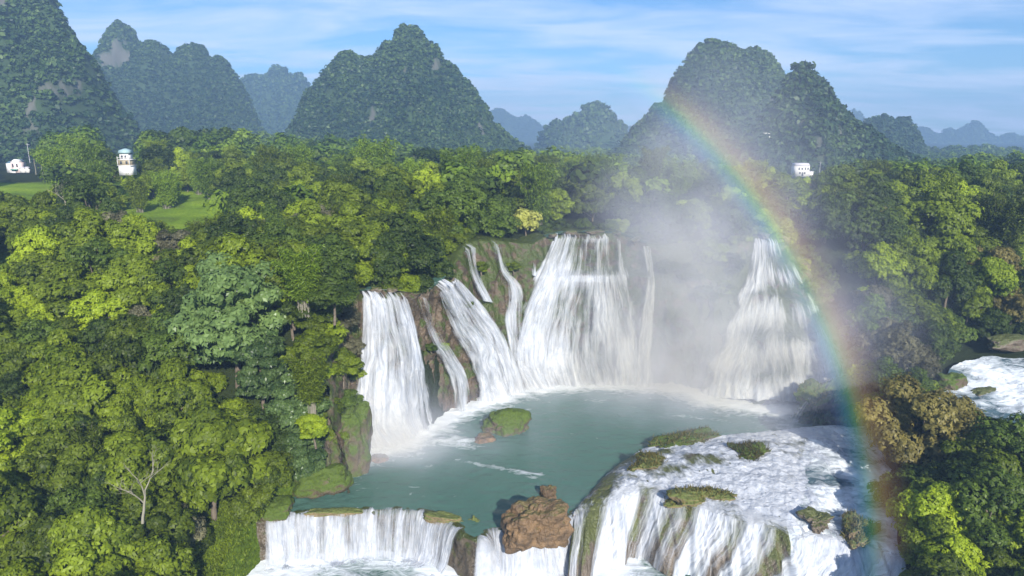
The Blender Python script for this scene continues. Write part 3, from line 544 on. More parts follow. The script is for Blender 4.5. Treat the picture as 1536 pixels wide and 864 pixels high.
# ---------------------------------------------------------------- rocks
def rock_mesh(name, radii, seed, mat, rough=0.28, n=4, flat=0.0):
    import bmesh
    bm = bmesh.new(); bmesh.ops.create_icosphere(bm, subdivisions=n+1, radius=1.0)
    P = np.array([v.co[:] for v in bm.verts]); d = 1+rough*1.6*fbm(P[:, 0]*1.2+seed, P[:, 1]*1.2, P[:, 2]*1.2, seed, 4)-rough*.6*abs(fbm(P[:, 0]*3, P[:, 1]*3, P[:, 2]*2+seed, seed+7, 3))
    box = 1/np.maximum(np.max(abs(P), 1), .55)**0.45
    P = P*(d*box)[:, None]*np.array(radii); 
    for v, p in zip(bm.verts, P): v.co = p
    me = bpy.data.meshes.new(name); bm.to_mesh(me); bm.free(); me.polygons.foreach_set('use_smooth', np.ones(len(me.polygons), bool)); me.materials.append(mat); return me
def rock(name, loc, radii, seed, mat, label, cat='rock', rot=0, rough=.28, group=None, n=4):
    o = link(name, rock_mesh(name, radii, seed, M[mat], rough, n), loc=tuple(float(c) for c in loc)); o.rotation_euler = (0, 0, rot)
    return tag(o, label, cat, group)
p = at_y(804, 788, 86.4); rock('boulder', p, (4.1, 3.0, 3.4), 14, 'brownrock', 'big orange-brown boulder on the lip between two white chutes', 'boulder', .2, .34, n=5)
p = at_z(822, 742, .3); rock('boulder', p, (1.4, 1.2, 1.6), 8, 'brownrock', 'small pointed brown rock in the pool just behind the big boulder', 'boulder', .4, .3)
p = at_z(790, 762, 0); rock('boulder', p+(.6, -1, -.2), (3.0, 1.8, 1.3), 19, 'brownrock', 'flat brown rock shelf at the water line touching the big boulder', 'boulder', .4, .3)
p = at_z(755, 648, 0); rock('boulder', p+(.8, 1, .6), (4.4, 2.6, 3.0), 12, 'mossrock', 'green mossy rock alone in the middle of the pool', 'boulder', .1, .3)
p = at_z(728, 660, 0); rock('boulder', p, (2.0, 1.4, .9), 13, 'brownrock', 'low wet brown rock at the foot of the mossy rock in mid pool', 'boulder', .3, .3)
p = at_z(522, 712, 0); rock('cliff_rock', p+(0, 2.2, 4.2), (3.9, 3.2, 7.6), 21, 'mossrock', 'tall bright green mossy rock standing in the pool left of the white curtain', 'rock', .3, .24, n=5)
p = at_z(490, 738, 0); rock('boulder', p+(-1, .5, 1.3), (4.0, 2.4, 2.6), 22, 'mossrock', 'mossy boulder at the shore under the silvery tree', 'boulder', .3, .3)
p = at_z(568, 690, 0); rock('boulder', p, (1.6, 1.1, .9), 24, 'brownrock', 'small brown rock at the water beside the tall mossy rock', 'boulder', .3, .3)
p = at_z(420, 768, 0); rock('boulder', p+(-1.2, .3, .2), (3.0, 2.4, 1.8), 25, 'mossrock', 'yellow-green mossy rock at the left end of the low ledge', 'boulder', .3, .3)
for k, (a, b, r, s, lb) in enumerate([(500, 770, (4.5, .8, .5), 41, 'long low brown rock rim near the left end of the ledge lip'), (665, 780, (3.2, .9, .7), 43, 'brown rock rim near the right end of the ledge lip'),
        (712, 825, (1.3, 1.5, 3.6), 44, 'dark wet rock column between the low curtain and the left chute')]):
    p = at_z(a, b, 0 if k < 2 else -4); rock('ledge_rock' if k < 2 else 'boulder', p+(0, .4 if k < 2 else 1.5, 0), r, s, 'drygrass', lb, 'rock', .05 if k == 0 else -.25, .25)
for k, (a, b, zc, r, s, m, lb) in enumerate([(970, 700, 2.2, (2.6, 2.2, .9), 51, 'drygrass', 'brown dry-grass hummock near the upper left rim of the travertine mound'),
        (1058, 752, 1.9, (4.2, 2.3, 1.2), 52, 'drygrass', 'largest brown grassy patch in the middle of the mound above the cascades'),
        (1122, 682, 2.2, (2.6, 3.0, .9), 53, 'mossrock', 'greenish grassy hummock at the back edge of the travertine mound'),
        (1030, 664, 1.0, (5.0, 1.8, 1.0), 54, 'mossrock', 'low mossy islet where the pool meets the back of the mound'),
        (1222, 785, 1.6, (1.8, 1.5, 1.0), 55, 'travertine', 'dark bare rock poking out of the foam on the right of the mound'),
        (1230, 612, 2.6, (6.5, 3.6, 4.0), 56, 'mossrock', 'rounded green rock at the foot of the stepped cascade with a thin veil of water'),
        (1262, 632, 1.0, (4.0, 2.5, 2.2), 57, 'travertine', 'dark rock below the rounded green rock near the right bank'),
        (1285, 800, 0.8, (2.6, 1.6, 1.2), 58, 'drygrass', 'brown rock at the lower right corner of the mound')]):
    p = at_z(a, b, zc); hum_ = rock('grassy_hummock' if m == 'drygrass' else 'boulder', p+(0, 0, .35 if k < 5 or k == 7 else -.5), (r[0]*1.05, r[1]*1.1, r[2]*1.1), s, m, lb, 'rock', .1*k, .62, n=5); tufts(hum_, r, s) if k in (0, 1, 2, 3, 5, 7) else None
for k, (a, b, z, r, s, lb) in enumerate([(1425, 575, 10, (2.6, 2.2, 2.0), 61, 'dark mossy rock at the left bank of the side river rapids'), (1475, 590, 9.2, (2.6, 1.3, 1.0), 62, 'flat dark rock in the blue rapids at the right edge'),
        (1416, 600, 8.5, (1.6, 1.6, 1.3), 63, 'small dark rock where the side river leaves the rapids'), (1515, 515, 13.5, (6, 2.0, 1.6), 64, 'long dark boulder at the head of the side river rapids')]):
    rock('boulder', at_z(a, b, z), r, s, 'mossrock' if k % 2 == 0 else 'travertine', lb, 'rock', .3)
for k, (ci, lb) in enumerate([(9.75, 'dark rock at the left corner of the lip of the tallest drop'), (10.2, 'brown rock splitting the water near the left of the tallest lip'), (10.6, 'wide dark rock in the middle of the tallest lip'), (11.05, 'small rock at the right third of the tallest lip'), (11.6, 'low rock ledge between the tallest drop and the slim column'),
        (2.6, 'small rock on the lip of the leftmost curtain, left of its middle'), (3.15, 'small rock on the lip of the leftmost curtain, right of its middle'), (14.55, 'dark rock at the left side of the river mouth above the stepped cascade'), (15.35, 'dark rock at the right side of the river mouth above the stepped cascade')]):
    i = int(ci/(len(CL)-1)*(NU-1)); p = tops[i]-out_dir[i]*.5; rock('boulder', p+(0, 0, .1), ((.9, 1.5, 2.2, .8, 2.4, .7, .6, 1.3, 1.6)[k], .9, (.5, .6, .5, .4, .5, .5, .4, 1.0, 1.0)[k]), 80+k, 'travertine', lb, 'rock', .3*k, .4, n=3)
# thin veil at the left of the rounded green rock
def veil():
    c = [at_z(1212, 588, 5.2), at_z(1195, 608, 3.4), at_z(1180, 630, 1.7), at_z(1163, 653, .1)]; d = [at_z(1224, 584, 5.4), at_z(1209, 606, 3.6), at_z(1198, 630, 1.9), at_z(1193, 653, .1)]
    c, d = catmull(c, 40), catmull(d, 40); t = np.linspace(0, 1, 20)[:, None, None]; P = c[None]*(1-t)+d[None]*t; P[..., 1] -= 1.6; P[..., 0] -= .5
    a = np.linspace(0, 1, 20)[:, None]; s = np.linspace(0, 1, 40)[None, :]; cv = .34-.6*np.clip(1-np.minimum(a, 1-a)/.25, 0, 1)**1.5+0*s
    waterfall('thin veil of water sliding past the left side of the rounded green rock', [(P, a*5+0*s, s*10+0*a, cv)])
veil()

# ---------------------------------------------------------------- trees
def rosettes(P, Nn, rng, k, ln, wd, droop):
    """k rhombic leaves radiating from each point"""
    n = len(P); up = rng.normal(size=(n, 3)); t = np.cross(Nn, up); t /= np.linalg.norm(t, axis=1)[:, None]; b = np.cross(Nn, t)
    Vs = []
    for i in range(k):
        a = (i+rng.uniform(-.3, .3, n))/k*math.tau; dr = (droop+rng.uniform(-.25, .25, n))[:, None]
        d = t*np.cos(a)[:, None]+b*np.sin(a)[:, None]; d = d*np.cos(dr)-Nn*np.sin(dr)*.9; d /= np.linalg.norm(d, axis=1)[:, None]
        sd = np.cross(d, Nn); sd /= np.maximum(np.linalg.norm(sd, axis=1)[:, None], 1e-6); l = ln*rng.uniform(.7, 1.25, n)[:, None]; m = P+d*l*.5+Nn*l*.10
        Vs.append(np.stack([P, m+sd*wd*l, P+d*l, m-sd*wd*l], 1))
    return np.stack(Vs, 1).reshape(-1, 3)
def quads(V): return np.arange(len(V), dtype=np.int32).reshape(-1, 4)
def unit(rng, n, zmin=-1):
    z = rng.uniform(zmin, 1, n); a = rng.uniform(0, math.tau, n); r = np.sqrt(1-z*z); return np.stack([r*np.cos(a), r*np.sin(a), z], 1)
def crown_lobes(rng, R, H, nl, lo=.26, hi=.42):
    d = unit(rng, nl, -.85); d[0] = (0, 0, 1); rr = rng.uniform(.40, .86, nl)[:, None]; rr = np.where(d[:, 2:] < -.2, rr*.9, rr)
    c = d*rr*np.array([R, R, H]); r = rng.uniform(lo, hi, nl)*R
    return c, r
def crown_points(rng, c, r, n, squash=.75, jit=.12):
    k = rng.choice(len(c), n, p=r**2/np.sum(r**2)); d = unit(rng, n, -.55); rad = r[k][:, None]*(1+rng.normal(0, jit, n))[:, None]
    P = c[k]+d*rad*np.array([1, 1, squash]); D = np.linalg.norm((P[:, None]-c[None])/np.array([1, 1, squash]), axis=2)/r[None]; D[np.arange(n), k] = 9
    keep = D.min(1) > .72; tone = rng.normal(0, .16, len(c))[k][keep]; Nn = d[keep]+np.array([0, 0, .55])+rng.normal(0, .28, (keep.sum(), 3)); Nn /= np.linalg.norm(Nn, axis=1)[:, None]; return P[keep], Nn, tone
def tube(pts, rad, sides=6):
    pts = np.asarray(pts, float); n = len(pts); t = np.gradient(pts, axis=0); t /= np.maximum(np.linalg.norm(t, axis=1)[:, None], 1e-6)
    a = np.cross(t, [0.3, 0.9, 0.1]); a /= np.linalg.norm(a, axis=1)[:, None]; b = np.cross(t, a); an = np.arange(sides)/sides*math.tau
    V = pts[:, None]+np.asarray(rad)[:, None, None]*(a[:, None]*np.cos(an)[None, :, None]+b[:, None]*np.sin(an)[None, :, None])
    i = np.arange(n-1)[:, None]*sides; j = np.arange(sides)[None, :]; j2 = (j+1) % sides
    return V.reshape(-1, 3), np.stack([i+j, i+j2, i+sides+j2, i+sides+j], -1).reshape(-1, 4)
def merge(parts):
    Vs, Fs, n = [], [], 0
    for v_, f in parts: Vs.append(v_); Fs.append(f+n); n += len(v_)
    return np.concatenate(Vs), np.concatenate(Fs)
def trunk_mesh(rng, c, H0, R, mat, tr=.30, name='trunk'):
    base = np.array([0, 0, -2.5]); top = np.array([rng.normal(0, .3), rng.normal(0, .3), H0*.75]); parts = []
    b = np.stack([base+(top-base)*t+np.array([math.sin(t*3)*.3, math.cos(t*2.3)*.25, 0]) for t in np.linspace(0, 1, 7)]); parts.append(tube(b, np.linspace(tr, tr*.6, 7), 8))
    for q in c[:14]:
        q = q+np.array([0, 0, H0]); m = (b[-1]*.5+q*.5)+rng.normal(0, .3, 3)-np.array([0, 0, .4]); s = b[4+rng.integers(0, 3)]
        parts.append(tube(catmull([s, m, q], 6), np.linspace(tr*.5, tr*.10, 6), 5))
    V, F = merge(parts); return make_mesh(name, V, F, True, mat=M[mat])
PROTO = {}
def make_tree(key, name, leafm, R, Hc, H0, nl, nr, k=5, ln=.55, wd=.26, droop=.45, bark='bark', seed=1, squash=.75, lo=.26, hi=.42, variants=2):
    PROTO[key] = []
    for q in range(variants):
        rng = np.random.default_rng(seed*31+q); c, r = crown_lobes(rng, R, Hc, nl, lo, hi); P, Nn, tn = crown_points(rng, c, r, nr, squash, .16)
        V = rosettes(P, Nn, rng, k, ln, wd, droop); V[:, 2] += H0; tn = np.repeat(tn, k*4)
        PROTO[key].append((name, make_mesh('crown_'+key, V, quads(V), attrs={'tone': tn}, mat=M[leafm]), trunk_mesh(rng, c, H0, R, bark), R, H0, H0+Hc))
# keys: R crown radius, H0 height of crown centre
make_tree('palmate', 'large_leaved_tree', 'leaf_mid', 4.8, 5.0, 5.4, 44, 4200, 6, .52, .25, .45, seed=1, lo=.20, hi=.36, variants=3)
make_tree('dark', 'evergreen_tree', 'leaf_dark', 4.8, 5.0, 5.4, 50, 5000, 5, .38, .27, .4, seed=2, lo=.18, hi=.34, variants=3)
make_tree('bright', 'broadleaf_tree', 'leaf_bright', 4.2, 4.4, 4.8, 40, 3800, 5, .46, .24, .5, seed=3, lo=.2, hi=.34, variants=2)
make_tree('silver', 'silvery_tree', 'leaf_silver', 4.8, 5.6, 6.0, 60, 5600, 6, .46, .24, .6, seed=4, squash=.6, lo=.16, hi=.28)
make_tree('grey', 'grey_leaved_tree', 'leaf_grey', 4.4, 4.2, 4.2, 44, 4600, 5, .36, .24, .4, seed=5, lo=.16, hi=.32)
make_tree('brown', 'olive_tree', 'leaf_brown', 5.0, 4.6, 4.6, 50, 5200, 5, .38, .26, .4, seed=6, lo=.16, hi=.32)
make_tree('yellow', 'yellow_tree', 'leaf_yellow', 4.6, 3.9, 4.6, 30, 2600, 5, .50, .26, .3, seed=7, variants=1)
make_tree('shrub', 'shrub', 'leaf_mid', 2.8, 2.2, 1.2, 20, 1800, 5, .40, .24, .5, seed=8)
make_tree('shrub_bright', 'shrub', 'leaf_bright', 2.8, 2.1, 1.2, 20, 1800, 5, .40, .24, .5, seed=9)
make_tree('shrub_dark', 'shrub', 'leaf_dark', 3.0, 2.2, 1.2, 20, 1900, 5, .38, .26, .5, seed=10)
def make_bamboo(key, leafm, seed, nst=26, H=12.5):
    PROTO[key] = []
    for q in range(3):
        rng = np.random.default_rng(seed+q*7); tp, lv, ln_ = [], [], []
        for s in range(nst):
            a = rng.uniform(0, math.tau); sp = rng.uniform(.3, 1.0)*3.3; h = H*rng.uniform(.7, 1.05); ax = np.array([math.cos(a), math.sin(a), 0])
            t = np.linspace(0, 1, 12)[:, None]; pts = ax*(rng.uniform(0, 1.1)+sp*t**2.2)+np.array([0, 0, 1])*h*(t-.10*t**3); pts[0, 2] = -2
            tp.append(tube(pts, np.linspace(.07, .02, 12), 4)); n = 150; tt = rng.uniform(.22, 1.0, n)
            p = np.stack([np.interp(tt, np.linspace(0, 1, 12), pts[:, i]) for i in range(3)], 1)+rng.normal(0, 1, (n, 3))*np.array([.75, .75, .5])*(1.15-.7*tt[:, None]); lv.append(p)
            nn = unit(rng, n, 0)+np.array([0, 0, .4]); ln_.append(nn/np.linalg.norm(nn, axis=1)[:, None])
        P, Nn = np.concatenate(lv), np.concatenate(ln_); V = rosettes(P, Nn, rng, 4, .60, .14, .7)
        Vt, Ft = merge(tp)
        PROTO[key].append(('bamboo_clump', make_mesh('crown_bamboo', V, quads(V), mat=M[leafm]), make_mesh('stems', Vt, Ft, True, mat=M['palebark']), 4.0, H*.62, H))
make_bamboo('bamboo', 'leaf_bamboo', 40); make_bamboo('bamboo_dark', 'leaf_mid', 60)

DESC = {'palmate': 'leafy mid-green tree', 'dark': 'dense dark green tree', 'bright': 'bright yellow-green tree', 'silver': 'silvery-green large-leaved tree', 'grey': 'greyish dull-leaved tree',
        'brown': 'olive-brown tree', 'yellow': 'pale yellow tree', 'shrub': 'green shrub', 'shrub_bright': 'lime green shrub', 'shrub_dark': 'dark shrub', 'bamboo': 'feathery yellow-green bamboo', 'bamboo_dark': 'feathery dark bamboo', 'slim': 'slim pale-stemmed tree'}
used_labels = set()
def where(px, py):
    if px < 560: r = 'on the left slope' if py > 330 else 'behind the left slope'
    elif px < 1180: r = 'above the falls'
    else: r = 'on the right bank' if py > 300 else 'behind the right bank'
    return r
def tree(key, x, y, s=1.0, rz=None, z=None, label=None, sz=1.0, lean=0, var=None):
    vs = PROTO[key]; nm, cm_, tm_, R, H0, Ht = vs[random.randrange(len(vs)) if var is None else var % len(vs)]
    if z is None: z = float(G(np.array([x]), np.array([y]))[0])
    r = empty(nm, (x, y, z), random.uniform(0, math.tau) if rz is None else rz); r.scale = (s, s, s*sz); r.rotation_euler.x = lean
    link('crown', cm_, r); link('stems' if 'bamboo' in key else 'trunk', tm_, r)
    q = proj((x, y, z+H0*s*sz))
    if label is None:
        base = DESC[key]; k = 0
        while True:
            label = f"{base} {where(q[0], q[1])}, {np.clip(q[0], 0, 1536)/15.36:.{min(k, 2)}f}% across, {np.clip(q[1], 0, 864)/8.64:.{min(k, 2)}f}% down"
            if label not in used_labels: break
            k += 1
    used_labels.add(label)
    cat = 'bamboo' if 'bamboo' in key else 'shrub' if 'shrub' in key else 'tree'
    g = {'tree': 'trees', 'bamboo': 'bamboo clumps', 'shrub': 'shrubs'}[cat] + ' ' + where(q[0], q[1])
    tag(r, label, cat, g); placed.append((x, y, R*s)); return r
placed = []
FORB = [(548, 432), (640, 432), (672, 402), (695, 360), (740, 356), (800, 362), (835, 345), (935, 345), (980, 368), (990, 425), (1108, 430), (1125, 358), (1175, 352), (1200, 410), (1250, 495), (1290, 580), (1308, 680), (1328, 864), (1328, 900),
        (375, 900), (405, 772), (430, 745), (500, 735), (560, 700), (540, 640), (530, 600)]
FORB2 = [(1418, 535), (1470, 520), (1600, 520), (1600, 648), (1480, 632), (1410, 612)]
SEEN = [[(-10, 222), (52, 222), (52, 268), (-10, 268)], [(165, 198), (206, 198), (206, 238), (165, 238)], [(1180, 232), (1230, 232), (1230, 268), (1180, 268)], [(295, 880), (315, 790), (400, 772), (415, 880)], [(180, 330), (205, 300), (325, 293), (328, 334), (250, 342)], [(-20, 352), (16, 352), (24, 395), (-20, 410)], [(-20, 262), (90, 264), (90, 280), (-20, 284)]]
def ok_view(x, y, z, H0, R, s, polys, shrink=.85):
    c = np.array([x, y, z+H0*s]); a = np.linspace(0, math.tau, 13)[:-1]; pts = c+np.stack([np.cos(a), 0*a, np.sin(a)*.85], 1)*R*s*shrink; pts = np.vstack([pts, c]); q = proj(pts)
    for p in polys:
        if in_poly(q[:, :2], p).any(): return False
    return True
def special(key, px, py, Y, Rm, label, sz=1.0, rz=None, var=0, cliff=False):
    if cliff:
        c = cast(px, py); c = c-np.array([0, .3, 0]) if c[2] > .5 else at_y(px, py, Y); vs = PROTO[key]; s_ = Rm/vs[var % len(vs)][3]; return tree(key, c[0], c[1], s_, rz, c[2]-vs[var % len(vs)][4]*s_*.8, label, .8, var=var)
    nm, _, _, R, H0, Ht = PROTO[key][var % len(PROTO[key])]; Ys = np.linspace(Y*.8, Y*1.25, 60); Cs = np.array([at_y(px, py, y_) for y_ in Ys]); ss = Rm/R*Ys/Y
    g = G(Cs[:, 0], Cs[:, 1]); dz = abs(Cs[:, 2]-H0*ss*sz-g)+(g < -3)*50+abs(Ys/Y-1)*4; i = int(np.argmin(dz)); c = Cs[i]
    return tree(key, c[0], c[1], ss[i], rz, c[2]-H0*ss[i]*sz, label, sz, var=var)
SP = [('silver', 352, 470, 84, 7.5, 'large silvery-green tree with drooping leaf clusters, left of the pool, above the brown gap'), ('silver', 390, 545, 82, 4.5, 'silvery tree hanging directly below the largest silvery crown'),
      ('silver', 445, 600, 92, 4.8, 'silvery-grey tree at the shore above the mossy boulder'), ('silver', 452, 672, 90, 4.2, 'lowest silvery tree, leaning over the green pool edge'),
      ('palmate', 315, 690, 72, 6.5, 'large-leaved fresh green tree above the mossy bank at lower left'), ('palmate', 395, 715, 80, 3.6, 'smaller large-leaved tree closest to the low ledge'),
      ('grey', 262, 790, 68, 3.2, 'brownish grey twiggy bush on the mossy bank beside the bare trunk'), ('bright', 440, 462, 100, 3.8, 'lime green tree between the silvery tree and the leftmost curtain'),
      ('bamboo', 450, 400, 106, 4.2, 'feathery bamboo above the lime green tree beside the leftmost curtain'), ('dark', 350, 370, 118, 5.5, 'dark rounded tree below the grassy clearing'),
      ('dark', 610, 375, 128, 7.0, 'large blue-green tree directly above the leftmost white curtain'), ('dark', 500, 400, 120, 5.6, 'dull dark tree over the left end of the cliff'), ('dark', 690, 320, 160, 7.5, 'deep green tree over the small forked trickle'), ('dark', 745, 330, 158, 5.0, 'dark green tree left of the pale yellow tree'),
      ('bright', 568, 330, 140, 4.6, 'lime green tree uphill of the big blue-green tree'), ('bright', 640, 285, 190, 6.0, 'bright lime tree standing out in the forest above the falls'), ('yellow', 790, 331, 156, 3.5, 'pale yellow tree on the cliff top left of the main drop'),
      ('bamboo_dark', 465, 560, 98, 3.6, 'dull green bush on the brown cliff gap above the mossy rock'), ('grey', 512, 480, 108, 3.6, 'dull bush hanging at the left edge of the white curtain'), ('palmate', 515, 545, 104, 3.4, 'leafy bush overhanging the lower part of the leftmost curtain'), ('palmate', 475, 520, 102, 3.4, 'mossy green bush in the gap left of the leftmost curtain'),
      ('brown', 1382, 640, 92, 8.0, 'largest olive-brown tree on the right bank below the rapids'), ('grey', 1340, 520, 118, 6.0, 'grey-leaved tree on the right bank beside the rainbow'), ('grey', 1310, 460, 128, 4.8, 'grey-leaved tree uphill of the larger grey tree by the rainbow'), ('grey', 1380, 545, 114, 3.6, 'small grey bush beside the side river rapids'),
      ('brown', 1325, 600, 112, 3.4, 'brownish bush at the foot of the rainbow bank'), ('bright', 1400, 780, 76, 4.6, 'lime green tree at the lower right'), ('dark', 1480, 770, 74, 5.5, 'dark tree in the lower right corner'), ('dark', 1350, 740, 84, 3.6, 'dark tree at the water edge on the lower right'),
      ('palmate', 1460, 700, 82, 4.6, 'mid green tree behind the lime tree at lower right'), ('dark', 1520, 690, 86, 6.0, 'dark tree at the right edge below the blue water'), ('bright', 1430, 850, 68, 3.8, 'lime green tree cut by the bottom edge at lower right'),
      ('bamboo_dark', 1500, 330, 165, 7.0, 'tall feathery bamboo high on the right bank near the right edge'), ('palmate', 1410, 330, 160, 7.5, 'large green tree high on the right bank'), ('dark', 1300, 340, 165, 7.5, 'broad blue-green tree high on the right bank'),
      ('dark', 1240, 330, 172, 6.0, 'blue-green tree right of the rainbow, high on the bank'), ('bright', 1490, 420, 142, 5.0, 'yellow-green tree halfway up the right bank near the right edge'), ('palmate', 1060, 380, 156, 4.6, 'tree hanging over the misty cliff between the two big falls'), ('dark', 1095, 395, 154, 3.2, 'dark bush on the misty cliff left of the stepped cascade'),
      ('dark', 1010, 345, 164, 5.2, 'dark tree on the misty cliff top right of the main drop'), ('dark', 1060, 300, 175, 6.5, 'rounded tree behind the misty cliff top'), ('dark', 985, 320, 172, 5.5, 'tree behind the right end of the main drop'),
      ('bright', 470, 640, 96, 2.6, 'bright mossy shrub at the shore'), ('bamboo', 560, 240, 300, 10, 'tall bamboo rising above the forest left of centre')]
CLF = ('gap', 'curtain', 'misty cliff', 'shore', 'grey tree by')
for i, (k, a, b, Y_, R_, lb) in enumerate(SP): special(k, a, b, Y_, R_, lb, var=i, cliff=any(c_ in lb for c_ in CLF) and 428 < a < 1130 and 'silvery' not in lb and 'above the leftmost' not in lb)
for i, (k, a, b, R_) in enumerate([('shrub', 500, 500, 3.2), ('shrub_bright', 480, 560, 2.6), ('shrub_dark', 520, 600, 2.6), ('shrub', 490, 610, 3.0), ('palmate', 470, 470, 4.2), ('grey', 530, 520, 2.4), ('shrub', 535, 560, 1.8), ('dark', 500, 440, 4.0), ('shrub_bright', 505, 650, 2.2),
        ('shrub_dark', 1000, 400, 3.0), ('dark', 1030, 410, 3.4), ('shrub', 1085, 430, 2.6), ('shrub_dark', 1060, 440, 3.2), ('shrub', 700, 455, 1.6), ('shrub_bright', 665, 520, 1.4), ('shrub', 722, 400, 1.8), ('shrub', 770, 400, 1.8), ('shrub_dark', 648, 520, 1.3)]): special(k, a, b, 105, R_, None, var=i, cliff=True)

# bare tree on the bank
def bare(px, py, Y, H, seed, label):
    rng = np.random.default_rng(seed); p = at_y(px, py, Y); parts = []
    def br(s, d, l, r, dep):
        pts = [s]; 
        for k in range(5): d = d+rng.normal(0, .07, 3)+np.array([0, 0, .03]); d /= np.linalg.norm(d); pts.append(pts[-1]+d*l/5)
        parts.append(tube(pts, np.linspace(r, r*.55, 6), 5))
        if dep:
            for q in range(3 if dep > 1 else 2): dd = d+rng.normal(0, .42, 3)+np.array([0, 0, .12]); br(pts[-1-q], dd/np.linalg.norm(dd), l*.62, r*.5, dep-1)
    br(np.zeros(3), np.array([.12, 0, 1.]), H*.5, .17, 4); V, F = merge(parts); me = make_mesh('bare', V, F, True, mat=M['palebark'])
    r = tag(empty('bare_tree', tuple(p)), label, 'tree'); link('trunk', me, r); return r
bare(214, 785, 64, 7.2, 12, 'pale leafless tree with forked branches in front of the leafy lower left slope')
bare(100, 330, 160, 9.0, 5, 'pale leafless tree in the upper left forest near the clearing')

rnd = random.Random(5)
def lip_row(off, keys, weights, srange, step, skip):
    for i in range(4, NU-6, step):
        ci = i/(NU-1)*(len(CL)-1)
        if any(a <= ci <= b for a, b in skip) or (off < 10 and 7.5 < ci < 9.4): continue
        o = off*rnd.uniform(.8, 1.3); x = tops[i, 0]-out_dir[i, 0]*o+rnd.uniform(-.8, .8); y = tops[i, 1]-out_dir[i, 1]*o; k = rnd.choices(keys, weights)[0]
        tree(k, x, y, rnd.uniform(*srange), z=tops[i, 2]-.3)
lip_row(3.6, ['shrub', 'shrub_dark', 'shrub_bright'], [4, 4, 1], (.6, 1.0), 9, [(2.4, 3.5), (4.8, 5.6), (9.4, 12.2), (14.4, 15.6)])
lip_row(6.2, ['shrub_dark', 'shrub'], [3, 2], (.7, 1.0), 8, [(0, 9.3), (12.3, 14.3), (15.6, 30)])
lip_row(8.0, ['dark', 'palmate', 'bamboo_dark'], [4, 3, 1], (.75, 1.1), 12, [(9.7, 11.6), (14.5, 15.5)])
lip_row(13.5, ['dark', 'palmate', 'bright'], [4, 3, 1], (.9, 1.2), 13, [])
def scatter(n_try, region, spacing, keys, weights, srange, maxn, polys, zoff=0, dens=None, shrink=.85):
    cnt = 0; P = []
    for _ in range(n_try): P.append(region(rnd))
    Z_ = G(np.array([p[0] for p in P]), np.array([p[1] for p in P]))
    insg = in_poly(np.array([p[:2] for p in P]), gorge); inr = in_poly(np.array([p[:2] for p in P]), RAP)
    for (x, y), z, ig, ir in zip(P, Z_, insg, inr):
        if cnt >= maxn: break
        if ig or ir: continue
        k = rnd.choices(keys, weights)[0]; s = rnd.uniform(*srange); nm, _, _, R, H0, Ht = PROTO[k][0]; sp = spacing(R*s)
        q = proj((x, y, z+H0*s))
        if not (-60 < q[0] < 1596 and 150 < q[1] < 960): continue
        if any((x-a)**2+(y-b)**2 < (sp+.42*r)**2 for a, b, r in placed): continue
        if not ok_view(x, y, z, H0, R, s, polys, shrink): continue
        if any(in_poly(np.array([q[:2]]), c)[0] for c in CLEAR): continue
        tree(k, x, y, s, z=float(z)-.2, sz=rnd.uniform(.85, 1.15), lean=rnd.uniform(-.06, .06)); cnt += 1
    return cnt
FP = [FORB, FORB2]+SEEN
nl_ = scatter(9000, lambda r: (r.uniform(-150, -28), r.uniform(38, 150)), lambda R: R*.42, ['palmate', 'dark', 'bright', 'bamboo_dark', 'grey', 'brown'], [7, 3.0, 4.2, .5, .8, .5], (.7, 1.25), 300, FP)
nr_ = scatter(9000, lambda r: (r.uniform(48, 190), r.uniform(55, 215)), lambda R: R*.42, ['palmate', 'dark', 'bright', 'bamboo_dark', 'brown'], [6, 5, 1.8, 1.4, .6], (.7, 1.25), 260, FP)
nc_ = scatter(9000, lambda r: (r.uniform(-210, 80), r.uniform(135, 270)), lambda R: R*.55, ['palmate', 'dark', 'bright', 'bamboo', 'bamboo_dark', 'shrub_dark'], [5, 4, 2.2, 2.6, 1.5, 1.5], (.8, 1.35), 290, FP, shrink=1.0)
nsr = scatter(5000, lambda r: (r.uniform(-110, -28), r.uniform(45, 128)), lambda R: R*.2, ['shrub', 'shrub_bright', 'shrub_dark'], [4, 3, 3], (.7, 1.4), 150, FP, shrink=.6)
nsr2 = scatter(5000, lambda r: (r.uniform(50, 150), r.uniform(60, 170)), lambda R: R*.2, ['shrub', 'shrub_bright', 'shrub_dark'], [4, 2, 4], (.7, 1.4), 110, FP, shrink=.6)
print('trees', nl_, nr_, nc_, nsr, nsr2)
# slim pale-stemmed trees by the pink house
def slim():
    PROTO['slim'] = []
    for q in range(2):
        rng = np.random.default_rng(90+q); c, r = crown_lobes(rng, 2.0, 2.6, 9); P, Nn, _ = crown_points(rng, c, r, 500); V = rosettes(P, Nn, rng, 4, .7, .22, .5); V[:, 2] += 10.5
        Vt, Ft = tube([(0, 0, -1), (.2, 0, 3), (.1, .1, 6), (.4, 0, 10.5)], [.22, .18, .15, .08], 6)
        PROTO['slim'].append(('slim_tree', make_mesh('crown_slim', V, quads(V), mat=M['leaf_bamboo']), make_mesh('trunk_slim', Vt, Ft, True, mat=M['palebark']), 2.0, 10.5, 13))
slim()
for k, a in enumerate([54, 62, 67, 72, 79, 85, 89, 97]): q = at_y(a, 262, 285); tree('slim', q[0], q[1]+k % 3, .8, z=q[2], var=k)

